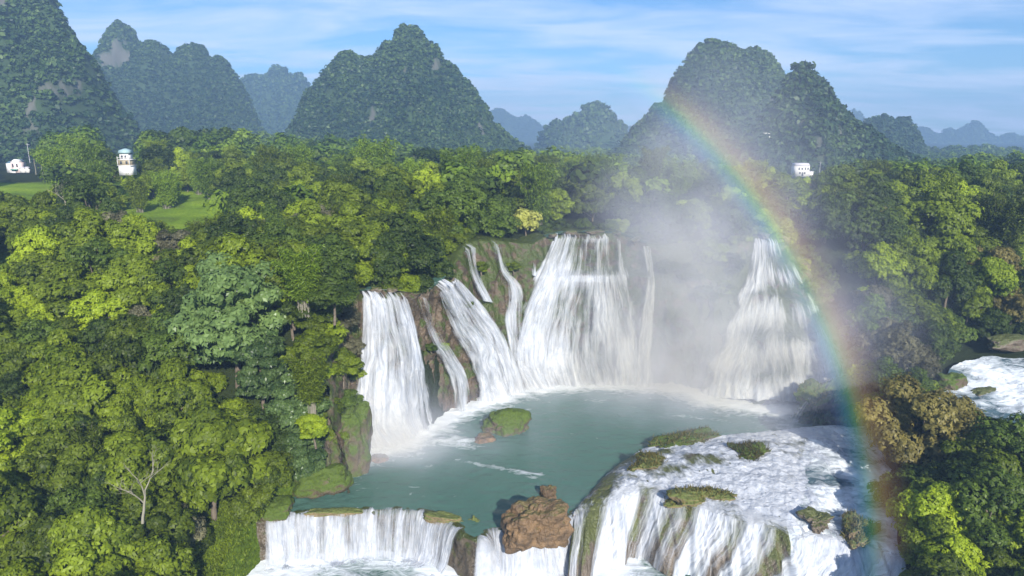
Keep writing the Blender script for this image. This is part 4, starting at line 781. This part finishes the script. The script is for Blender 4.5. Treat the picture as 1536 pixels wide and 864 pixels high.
# ---------------------------------------------------------------- far forest and hills
def crowd(pts, radii, seed, nq, leafm, name, hs=.85):
    """many small crowns in one mesh: pts n*3 (crown centre)"""
    rng = np.random.default_rng(seed); n = len(pts); nlob = 7
    c = unit(rng, n*nlob, -.1).reshape(n, nlob, 3)*np.array([.55, .55, .5]); per = nq//nlob
    d = unit(rng, n*nlob*per, -.5).reshape(n, nlob, per, 3); P = (c[:, :, None]+d*.5*rng.uniform(.8, 1.15, (n, nlob, per, 1)))*radii[:, None, None, None]*np.array([1, 1, hs])+pts[:, None, None]
    Nn = (d+np.array([0, 0, .4])+rng.normal(0, .35, d.shape)).reshape(-1, 3); Nn /= np.linalg.norm(Nn, axis=1)[:, None]; P = P.reshape(-1, 3); rr = np.repeat(radii, nlob*per)[:, None]
    t = np.cross(Nn, rng.normal(size=Nn.shape)); t /= np.linalg.norm(t, axis=1)[:, None]; b = np.cross(Nn, t); l = rr*(.22*math.sqrt(60/nq)+.03)*rng.uniform(.7, 1.3, (len(P), 1))
    V = np.stack([P-t*l*1.3, P+b*l*.8, P+t*l*1.3-Nn*l*.3, P-b*l*.8], 1).reshape(-1, 3); D_ = np.maximum(pts[:, 1], 150)
    tn = rng.normal(0, .16, n)+.55*fbm(pts[:, 0]*9/D_, pts[:, 1]*6/D_, pts[:, 2]*9/D_, 55, 3)-.05
    return link(name, make_mesh(name, V, quads(V), attrs={'tone': np.repeat(tn, nlob*per*4)}, mat=M[leafm]))
rg = np.random.default_rng(77)
pl = np.array(placed)
X_ = rg.uniform(-760, 760, 26000); Y_ = 165+rg.uniform(0, 1, 26000)**1.25*760; Zg = G(X_, Y_)
q = proj(np.stack([X_, Y_, Zg+6], -1)); keep = (q[:, 0] > -40) & (q[:, 0] < 1580) & ~in_poly(np.stack([X_, Y_], -1), gorge)
near = np.zeros(len(X_), bool)
for a, b, r in placed: near |= (X_-a)**2+(Y_-b)**2 < (r*.9+2.5)**2
keep &= ~near
for c in CLEAR+FP:
    for zo, xo in ((1, 0), (9, 0), (14, 0), (8, -5), (8, 5)): keep &= ~in_poly(proj(np.stack([X_+xo, Y_, Zg+zo], -1))[:, :2], c)
X_, Y_, Zg = X_[keep], Y_[keep], Zg[keep]
R_ = rg.uniform(3.6, 6.4, len(X_)); th = rg.uniform(5, 9.5, len(X_)) + 5.0*np.clip(fbm(X_*.012, Y_*.012, 0, 5, 2)*2, -.5, 1)
cell = {}; sel = []
for i in range(len(X_)):
    k = (int(X_[i]//4.6), int(Y_[i]//(4.6+Y_[i]*.006)))
    if k not in cell: cell[k] = 1; sel.append(i)
sel = np.array(sel); pts = np.stack([X_, Y_, Zg+th], -1)[sel]; R_ = R_[sel]; hazel = pts[:, 1]
print('far forest', len(sel))
a_ = fbm(pts[:, 0]*.02, pts[:, 1]*.02, 0, 12, 3)+rg.normal(0, .25, len(pts)); g1, g2 = a_ > .22, a_ < -.12
nr = pts[:, 1] < 380
for nn_, (nq_, sel_) in enumerate(((259, nr), (98, ~nr))):
  tag(crowd(pts[~g1 & ~g2 & sel_], R_[~g1 & ~g2 & sel_], 1, nq_, 'leaf_forest', 'far_forest'), kind='stuff', label='distant mid green forest canopy between the falls and the hills', cat='forest')
  tag(crowd(pts[g1 & sel_], R_[g1 & sel_], 2, nq_, 'leaf_bamboo', 'light_far_forest', 1.2), kind='stuff', label='lighter yellow-green crowns in the distant forest', cat='forest')
  tag(crowd(pts[g2 & sel_], R_[g2 & sel_], 3, nq_, 'leaf_dark', 'dark_far_forest'), kind='stuff', label='darker crowns in the distant forest', cat='forest')

HILLS = [ # name, depth, depth factor, silhouette
 ('hill', 520, .75, [(-330, 60), (-200, -70), (-60, -60), (20, -40), (72, 0), (80, 22), (98, 40), (112, 62), (130, 75), (142, 92), (158, 125), (172, 150), (188, 172), (205, 200), (225, 232)]),
 ('hill', 900, .9, [(120, 215), (140, 100), (155, 72), (165, 48), (180, 36), (195, 42), (205, 62), (214, 76), (225, 66), (238, 62), (252, 72), (262, 95), (268, 84), (278, 70), (290, 66), (303, 75), (314, 94), (322, 92), (332, 88), (345, 105), (358, 125), (372, 160), (392, 200), (410, 232)]),
 ('hill', 1500, .9, [(345, 150), (360, 115), (375, 113), (395, 116), (405, 106), (415, 103), (430, 112), (437, 118), (445, 113), (458, 126), (470, 145), (500, 190), (520, 225)]),
 ('hill', 700, .8, [(415, 235), (440, 190), (462, 140), (478, 120), (492, 98), (510, 78), (522, 76), (536, 86), (550, 80), (562, 82), (575, 70), (588, 68), (594, 48), (606, 38), (618, 37), (630, 46), (636, 60), (650, 66), (660, 76), (666, 92), (680, 98), (692, 116), (706, 124), (715, 142), (728, 160), (742, 186), (760, 205), (790, 222), (815, 240)]),
 ('hill', 2600, .9, [(715, 200), (735, 170), (747, 163), (758, 164), (768, 174), (778, 178), (790, 172), (802, 180), (815, 190), (830, 215)]),
 ('hill', 1150, .9, [(800, 235), (815, 195), (828, 186), (842, 186), (858, 180), (872, 166), (885, 158), (896, 155), (910, 165), (922, 178), (932, 190), (945, 215), (960, 240)]),
 ('hill', 2500, .9, [(915, 200), (926, 180), (935, 190), (948, 192), (962, 198), (985, 220)]),
 ('hill', 640, .8, [(920, 240), (945, 205), (968, 182), (985, 160), (1002, 150), (1006, 130), (1012, 108), (1030, 90), (1045, 76), (1062, 72), (1080, 66), (1100, 70), (1115, 82), (1132, 76), (1148, 84), (1160, 98), (1172, 120), (1185, 150), (1215, 200), (1235, 240)]),
 ('hill', 460, .8, [(1085, 240), (1110, 215), (1130, 188), (1148, 162), (1168, 138), (1184, 120), (1198, 106), (1214, 106), (1228, 120), (1240, 138), (1256, 156), (1272, 176), (1290, 192), (1312, 208), (1345, 225), (1380, 240)]),
 ('hill', 2200, .7, [(1262, 200), (1270, 172), (1278, 164), (1286, 176), (1300, 195)]),
 ('hill', 800, .9, [(1270, 230), (1290, 180), (1306, 178), (1318, 172), (1330, 176), (1345, 180), (1362, 178), (1370, 192), (1380, 210), (1395, 235)]),
 ('hill', 2300, .8, [(1350, 215), (1368, 196), (1382, 190), (1395, 200), (1406, 205), (1415, 192), (1425, 194), (1434, 200), (1442, 192), (1450, 190), (1458, 183), (1466, 184), (1476, 200), (1490, 208), (1500, 202), (1512, 200), (1525, 206), (1545, 204), (1580, 212), (1620, 220)]),
]
HT = []
names_ = ['steep']
for hi, (nm, Yh, wf, sil) in enumerate(HILLS):
    P = np.array([at_y(a, b, Yh) for a, b in sil]); base = 22.0 if hi else 32.0; step = max(1.8, Yh/330)
    xs = np.arange(P[0, 0], P[-1, 0], step); h = np.interp(xs, P[:, 0], P[:, 2]); 
    ker = np.array([1, 2, 1])/4; h = np.convolve(np.pad(h, 1, mode='edge'), ker, 'valid'); h = np.maximum(h-base, 1)
    nz = .035*Yh/100*fbm(xs*.0, xs*8/Yh*10, 0, hi, 4)
    hs_ = np.maximum(h, 4); kk = max(3, int(len(xs)*.05)); hw = np.convolve(np.pad(hs_, kk, mode='edge'), np.ones(2*kk+1)/(2*kk+1), 'valid')
    W = wf*(hw*.6+hs_*.5)+12; Wm = W.max(); ys = np.arange(-Wm, Wm*.6, step)
    XX, YY = np.meshgrid(xs, ys, indexing='ij'); y0 = (Yh/40)*fbm(xs*12/Yh, 0*xs, 0, hi+40, 3)[:, None]
    wob = 1+.22*fbm(XX*9/Yh, YY*9/Yh, 0, hi+60, 3)
    qd = abs(YY-y0)/(W[:, None]*wob); zf = np.clip(1-qd**1.35, -.5, 1); crag = fbm(XX*30/Yh, YY*30/Yh, 0, hi+3, 4); ridge = 1-2*abs(fbm(XX*.018, YY*.012, 0, hi+70, 3))
    zf = zf*(1+(.26*ridge-.22)*np.clip(qd*2, 0, 1))
    ZZ = base-3+(h[:, None]+3)*zf+(.050*h[:, None]+.6)*crag*1.3+.030*h[:, None]*(.5-abs(fbm(XX*.045, YY*.03, 0, hi+21, 3))*2.2)*np.clip(zf*3, 0, 1)*np.clip(zf*3, 0, 1)
    ZZ += .010*h[:, None]*fbm(XX*.25, YY*.25, 0, hi+8, 2)
    ZZ = np.maximum(ZZ, base-6)
    gzz = abs(np.gradient(ZZ, step, axis=1)); k_ = 700/Yh; bare_ = sstep(.42, .47, fbm(XX*.055*k_, (ZZ-YY*.3)*.03*k_, 0, hi+90, 5))*sstep(.8, 1.3, gzz)*sstep(base+12, base+35, ZZ)
    o = tag(link('hill', make_mesh('hill', np.stack([XX, YY+Yh, ZZ], -1).reshape(-1, 3), grid_faces(len(xs), len(ys))[:, ::-1], True, {'bare': bare_}, M['karst'])), kind='structure')
    # trees on the hill
    nt_ = int(min(20000, len(xs)*step*Wm/(4.5 if Yh < 600 else 5.5 if Yh < 1000 else 24))); rr = np.random.default_rng(hi)
    ii = rr.integers(0, len(xs), nt_*2); jj = rr.integers(0, len(ys), nt_*2); zz = ZZ[ii, jj]
    gz = abs(np.gradient(ZZ, step, axis=1))[ii, jj]
    ok = (zz > base+1) & (ys[jj] < W[ii]*.25+y0[ii, 0]) & (rr.uniform(0, 1, nt_*2) < .45+.5*np.clip(gz, 0, 1.4)) 
    ok &= bare_[ii, jj] < .5
    R = rr.uniform(1.7, 3.7, ok.sum())*(1 if Yh < 1000 else 1.9); p = np.stack([xs[ii][ok], ys[jj][ok]+Yh, zz[ok]+R*.25], -1)
    HT.append((p, R))
p = np.concatenate([a for a, b in HT]); r = np.concatenate([b for a, b in HT]); print('hill trees', len(p))
tag(crowd(p, r, 9, 21, 'leaf_hill', 'hill_forest', .9), kind='stuff', label='trees and scrub covering the steep limestone hills', cat='forest')

# ---------------------------------------------------------------- houses
def boxm(parts):
    V, F = [], []; n = 0
    for (x0, x1, y0, y1, z0, z1) in parts:
        V += [(x0, y0, z0), (x1, y0, z0), (x1, y1, z0), (x0, y1, z0), (x0, y0, z1), (x1, y0, z1), (x1, y1, z1), (x0, y1, z1)]
        F += [(n+a, n+b, n+c, n+d) for a, b, c, d in ((0, 3, 2, 1), (4, 5, 6, 7), (0, 1, 5, 4), (1, 2, 6, 5), (2, 3, 7, 6), (3, 0, 4, 7))]; n += 8
    return np.array(V, float), np.array(F)
def bpart(name, parts, mat, par): V, F = boxm(parts); return link(name, make_mesh(name, V, F, mat=mat), par)
W_ = principled('white_plaster', (0.80, 0.78, 0.75), .8, noise=(.6, (.68, .65, .62))); PK = principled('pink_plaster', (.82, .66, .62), .8); GL = principled('window_glass', (.05, .055, .07), .2)
RB_ = principled('blue_roof', (.10, .17, .22), .6); RG = principled('green_roof', (.25, .40, .40), .5, noise=(2, (.35, .45, .47))); TN = principled('tan_wall', (.38, .30, .22), .8, noise=(1, (.30, .27, .16))); GR = principled('green_awning', (.03, .30, .22), .6); GY = principled('grey_roof', (.50, .48, .52), .7)
def gable(par, name, x0, x1, y0, y1, z0, h, mat, along='y', ov=.3):
    if along == 'y': V = [(x0-ov, y0-ov, z0), (x1+ov, y0-ov, z0), ((x0+x1)/2, y0-ov, z0+h), (x0-ov, y1+ov, z0), (x1+ov, y1+ov, z0), ((x0+x1)/2, y1+ov, z0+h)]
    else: V = [(x0-ov, y0-ov, z0), (x0-ov, y1+ov, z0), (x0-ov, (y0+y1)/2, z0+h), (x1+ov, y0-ov, z0), (x1+ov, y1+ov, z0), (x1+ov, (y0+y1)/2, z0+h)]
    F = [(0, 1, 2), (3, 5, 4), (0, 2, 5), (0, 5, 3), (1, 4, 5), (1, 5, 2), (0, 3, 4), (0, 4, 1)]; return link(name, make_mesh(name, V, F, mat=mat), par)
# pink gabled house
q = at_y(20, 256, 322); r = tag(empty('house', (q[0], q[1], q[2]-1)), 'small pink gabled house with two windows at the left edge of the photo', 'house'); r.scale = (.8,)*3
bpart('wall', [(-1, 3.6, 0, 6, 0, 6.2)], PK, r); gable(r, 'gable', -1, 3.6, 0, 6, 6.2, 1.5, W_, ov=.15); bpart('side_wing', [(-4.2, -1.02, .6, 6, 0, 5.4)], W_, r); gable(r, 'roof', -4.2, -1.1, .6, 6, 5.4, 1.3, RB_, 'x', .05)
for a in (-.3, 2.1): bpart('window', [(a, a+.95, -.06, .05, 3.2, 5.3)], GL, r)
bpart('awning', [(-.6, 3.0, -1.6, -.02, 1.7, 2.1)], GR, r); bpart('door', [(.6, 1.6, -.05, .04, 0.2, 1.65)], GL, r); bpart('porch_wall', [(-.4, 2.8, -2.2, -1.9, 0, .9)], W_, r)
for a, y_, w_, lb in ((33, 322, 1.4, 'small white shed just right of the pink gabled house'), (40, 322, 1.0, 'tiny grey-white shed second to the right of the pink house'), (76, 300, 1.4, 'tiny white shed among the slim pale stems')):
    q = at_y(a, 256, y_); r = tag(empty('shed', (q[0], q[1], q[2]-1)), lb, 'shed'); bpart('wall', [(-w_/2-.3, w_/2+.3, 0, 2, 0, 2.2)], W_, r); gable(r, 'roof', -w_/2-.3, w_/2+.3, 0, 2, 2.2, .6, GY)
# tower house
q = at_y(186, 248, 210); r = tag(empty('tower_house', (q[0], q[1], q[2]-3)), 'narrow tan and white tower house with a green-grey hipped roof rising out of the trees', 'tower house')
bpart('ground_floor', [(-2.6, 2.6, 0, 5, 0, 4.2)], W_, r); bpart('wall', [(-2.5, 2.5, .1, 4.9, 4.45, 6.7)], TN, r); bpart('floor_slab', [(-2.9, 2.9, -.3, 5.2, 4.2, 4.45)], W_, r); bpart('cornice', [(-2.8, 2.8, -.2, 5.2, 6.7, 6.95)], W_, r)
bpart('upper_wall', [(-1.9, 1.9, .6, 4.4, 6.95, 9.2)], W_, r)
for a in (-2.75, 2.55): bpart('column', [(a, a+.2, -.28, -.08, 4.45, 6.68)], W_, r)
for a in (-2.7, 2.5): bpart('column', [(a, a+.2, -.2, 0, 6.95, 8.2)], W_, r)
bpart('railing', [(-2.5, 2.5, -.19, -.09, 7.7, 7.85)], W_, r)
for a in (-1.2, .3): bpart('window', [(a, a+.9, .52, .65, 7.4, 8.8)], GL, r)
for a in (-1.7, .8): bpart('window', [(a, a+.9, .02, .15, 4.9, 6.2)], GL, r)
V = [(-2.3, .1, 9.6), (2.3, .1, 9.6), (2.3, 4.9, 9.6), (-2.3, 4.9, 9.6), (-1.9, .5, 10.9), (1.9, .5, 10.9), (1.9, 4.5, 10.9), (-1.9, 4.5, 10.9), (-.5, 2.2, 11.7), (.5, 2.2, 11.7), (.5, 2.8, 11.7), (-.5, 2.8, 11.7)]
F = [(3, 2, 1, 0)]+[(i+k*4, (i+1) % 4+k*4, (i+1) % 4+k*4+4, i+k*4+4) for k in (0, 1) for i in range(4)]+[(8, 9, 10, 11)]; r.scale = (.68,)*3; link('roof', make_mesh('roof', V, F, mat=RG), r); bpart('attic_wall', [(-1.7, 1.7, .8, 4.2, 9.2, 9.6)], GL, r)
# white house right
q = at_y(1204, 264, 372); r = tag(empty('house', (q[0], q[1], q[2]-.3)), 'white two-storey house with a grey roof in the trees right of the rainbow', 'house'); r.scale = (1.12,)*3
bpart('wall', [(-3.4, 3.0, 0, 6, 0, 5.0)], W_, r); V, F = boxm([(-3.6, 3.2, -.2, 6.2, 5.0, 6.3)]); V[4:, :2] = V[4:, :2]*np.array([.86, .7])+np.array([0, 1]); link('roof', make_mesh('roof', V, F, mat=GY), r)
for a in (-2.3, -.9, .6, 1.9): bpart('window', [(a, a+.7, -.06, .05, 3.2, 4.3)], GL, r)
for a in (-1.8, .5): bpart('window', [(a, a+.7, -.06, .05, 1.2, 2.2)], GL, r)
bpart('door', [(-.6, .2, -.05, .04, .2, 2.1)], GL, r); bpart('annex', [(3.02, 5.2, .5, 3.5, 0, 2.3)], W_, r); bpart('annex_roof', [(2.95+.1, 5.4, .3, 3.7, 2.3, 2.45)], GY, r)
q = at_y(1151, 207, 440); r = tag(empty('pavilion', (q[0], q[1], q[2])), 'tiny white pavilion on the flank of the hills above the rainbow', 'pavilion'); bpart('wall', [(-1.6, 1.6, 0, 3, -2, 1.6)], W_, r); bpart('column', [(-1.4, -1.1, .2, .5, 1.6, 2.6)], GY, r); bpart('column', [(1.1, 1.4, .2, .5, 1.6, 2.6)], GY, r); gable(r, 'roof', -1.8, 1.8, -.2, 3.2, 2.6, .8, W_, 'x')
q = at_y(1078, 256, 390); r = tag(empty('shed', (q[0], q[1], q[2]-1)), 'small white shed half hidden in the mist left of the rainbow', 'shed'); bpart('wall', [(-1.3, 1.3, 0, 2.5, 0, 2.0)], W_, r); gable(r, 'roof', -1.3, 1.3, 0, 2.5, 2.0, .7, W_)
for a, b, y_, h, lb in ((44, 238, 320, 9, 'thin pale utility pole near the pink house'), (1229, 262, 372, 9, 'thin pole beside the white house on the right')):
    q = at_y(a, b, y_); r = tag(empty('utility_pole', (q[0], q[1], q[2]-2)), lb, 'pole'); V, F = tube([(0, 0, 0), (0, 0, h*.5), (0, 0, h)], [.12, .10, .08], 8); link('post', make_mesh('post', V, F, True, mat=GY), r); bpart('crossarm', [(-.8, .8, .17, .27, h*.92, h*.92+.12)], GY, r)

# ---------------------------------------------------------------- mist, rainbow, haze
def vol_mist():
    m, nt = new_mat('mist'); o = N(nt, 'ShaderNodeOutputMaterial'); g = N(nt, 'ShaderNodeNewGeometry'); total = None
    puffs = [((-21, 112, 1), (9, 7, 7), .11), ((-12, 117, 0), (12, 7, 3), .05), ((22, 144, 1), (26, 8, 8), .055), ((40, 140, 4), (16, 9, 14), .075), ((36, 146, 15), (14, 12, 22), .045), ((40, 142, 38), (20, 14, 25), .020), ((62, 130, 12), (14, 12, 16), .026), ((48, 122, 2), (20, 10, 7), .030), ((10, 135, 0), (30, 10, 3), .02)]
    for c, r, k in puffs:
        s = N(nt, 'ShaderNodeVectorMath', operation='SUBTRACT'); L(nt, g.outputs['Position'], s.inputs[0]); s.inputs[1].default_value = c
        dv = N(nt, 'ShaderNodeVectorMath', operation='DIVIDE'); L(nt, s.outputs[0], dv.inputs[0]); dv.inputs[1].default_value = r
        ln = N(nt, 'ShaderNodeVectorMath', operation='DOT_PRODUCT'); L(nt, dv.outputs[0], ln.inputs[0]); L(nt, dv.outputs[0], ln.inputs[1])
        ng = N(nt, 'ShaderNodeMath', operation='MULTIPLY'); L(nt, ln.outputs['Value'], ng.inputs[0]); ng.inputs[1].default_value = -1
        ex = N(nt, 'ShaderNodeMath', operation='EXPONENT'); L(nt, ng.outputs[0], ex.inputs[0])
        mk = N(nt, 'ShaderNodeMath', operation='MULTIPLY_ADD'); L(nt, ex.outputs[0], mk.inputs[0]); mk.inputs[1].default_value = k
        if total is None: mk.inputs[2].default_value = 0
        else: L(nt, total, mk.inputs[2])
        total = mk.outputs[0]
    n = N(nt, 'ShaderNodeTexNoise', i_Scale=.07, i_Detail=3.0, i_Roughness=.6); L(nt, g.outputs['Position'], n.inputs['Vector'])
    r_ = N(nt, 'ShaderNodeMapRange', i_From_Min=.32, i_From_Max=.68, i_To_Min=.25, i_To_Max=1.5); L(nt, n.outputs[0], r_.inputs[0])
    mm = N(nt, 'ShaderNodeMath', operation='MULTIPLY'); L(nt, total, mm.inputs[0]); L(nt, r_.outputs[0], mm.inputs[1])
    v = N(nt, 'ShaderNodeVolumeScatter'); v.inputs['Color'].default_value = (.74, .79, 1, 1); v.inputs['Anisotropy'].default_value = -.3; L(nt, mm.outputs[0], v.inputs['Density']); L(nt, v.outputs[0], o.inputs['Volume'])
    m.cycles.volume_step_rate = 0.5
    return m
V, F = boxm([(-42, 84, 92, 166, -3, 74)]); tag(link('mist', make_mesh('mist', V, F, mat=vol_mist())), kind='stuff', label='pale drifting spray mist rising from the foot of the falls', cat='mist')

def rainbow():
    """the ring about the point opposite the sun: its light painted as nested coloured see-through sheets, red outside and violet inside"""
    ax = -sdir; e1 = Vector((0, 0, 1)).cross(ax).normalized(); e2 = ax.cross(e1).normalized(); r0, r1 = math.radians(38.6), math.radians(43.6)
    def pt(t, ang, d0): return Vector((0, 0, CAM_H))+(ax+(e1*math.cos(t)+e2*math.sin(t))*math.tan(ang))*d0
    good = []
    for t in np.linspace(0, math.tau, 1441):
        p = pt(t, (r0+r1)/2, 78)
        if p[0] > 5 and p[1] > 20 and -7 < p[2] < 72: good.append(t)
    good = np.array(good); gp = np.diff(good)
    if gp.max() > .05: k = gp.argmax(); t0, t1 = good[k+1], good[k]+math.tau
    else: t0, t1 = good[0], good[-1]
    V, F, rad, fade = [], [], [], []; na, nr = 90, 26
    for d0 in (75, 76.5, 78, 79.5):
        base = len(V)
        for t in np.linspace(t0, t1, na):
            for j in range(nr):
                p = pt(t, r0+(r1-r0)*j/(nr-1), d0); V.append(tuple(p)); rad.append(j/(nr-1)); fade.append(float(sstep(67, 56, p[2])*sstep(-8, 0, p[2])*(.55+.45*sstep(0, 34, p[2]))*(.85+.3*vnoise(p[2]*.12, t*9, 0, 5))))
        F.append(grid_faces(na, nr)+base)
    m, nt = new_mat('rainbow'); o = N(nt, 'ShaderNodeOutputMaterial'); a = N(nt, 'ShaderNodeAttribute', attribute_name='radial'); f = N(nt, 'ShaderNodeAttribute', attribute_name='fade')
    cr = N(nt, 'ShaderNodeValToRGB'); L(nt, a.outputs['Fac'], cr.inputs[0]); e = cr.color_ramp.elements  # the bow's light as a colour band painted on the sheets
    cols = [(0, (.30, .40, .95)), (.16, (.22, .38, .95)), (.30, (.10, .60, .75)), (.40, (.25, .75, .25)), (.50, (.80, .75, .15)), (.62, (1, .62, .22)), (.82, (1, .48, .26)), (1, (1, .5, .35))]
    e[0].position = 0; e[0].color = (*cols[0][1], 1); e[1].position = 1; e[1].color = (*cols[-1][1], 1)
    for p_, c_ in cols[1:-1]: k = e.new(p_); k.color = (*c_, 1)
    al = N(nt, 'ShaderNodeValToRGB'); L(nt, a.outputs['Fac'], al.inputs[0]); e = al.color_ramp.elements; e[0].position = 0; e[0].color = (0, 0, 0, 1); e[1].position = 1; e[1].color = (0, 0, 0, 1)
    for p_, c_ in ((.12, .12), (.28, .6), (.44, 1.0), (.58, .8), (.74, .32), (.88, .10)): k = e.new(p_); k.color = (c_, c_, c_, 1)
    mu = N(nt, 'ShaderNodeMath', operation='MULTIPLY'); L(nt, al.outputs[0], mu.inputs[0]); L(nt, f.outputs['Fac'], mu.inputs[1]); m2 = N(nt, 'ShaderNodeMath', operation='MULTIPLY'); L(nt, mu.outputs[0], m2.inputs[0]); m2.inputs[1].default_value = .027
    d = N(nt, 'ShaderNodeBsdfDiffuse'); L(nt, cr.outputs[0], d.inputs[0]); tr = N(nt, 'ShaderNodeBsdfTransparent'); x = N(nt, 'ShaderNodeMixShader'); L(nt, m2.outputs[0], x.inputs[0]); L(nt, tr.outputs[0], x.inputs[1]); L(nt, d.outputs[0], x.inputs[2]); L(nt, x.outputs[0], o.inputs[0])
    return link('rainbow', make_mesh('rainbow', np.array(V), np.concatenate(F), True, {'radial': rad, 'fade': fade}, m))
tag(rainbow(), 'faint rainbow arching down through the spray in front of the stepped right cascade', 'rainbow')

def haze_box():
    m, nt = new_mat('haze'); o = N(nt, 'ShaderNodeOutputMaterial'); v = N(nt, 'ShaderNodeVolumePrincipled'); v.inputs['Color'].default_value = (.42, .66, 1.0, 1); v.inputs['Density'].default_value = HAZE_DENSITY; v.inputs['Anisotropy'].default_value = .05
    L(nt, v.outputs[0], o.inputs['Volume']); V, F = boxm([(-3000, 3000, -300, 3250, -12, 215)]); return link('haze', make_mesh('haze', V, F, mat=m))
tag(haze_box(), kind='stuff', label='thin blue air haze', cat='haze')
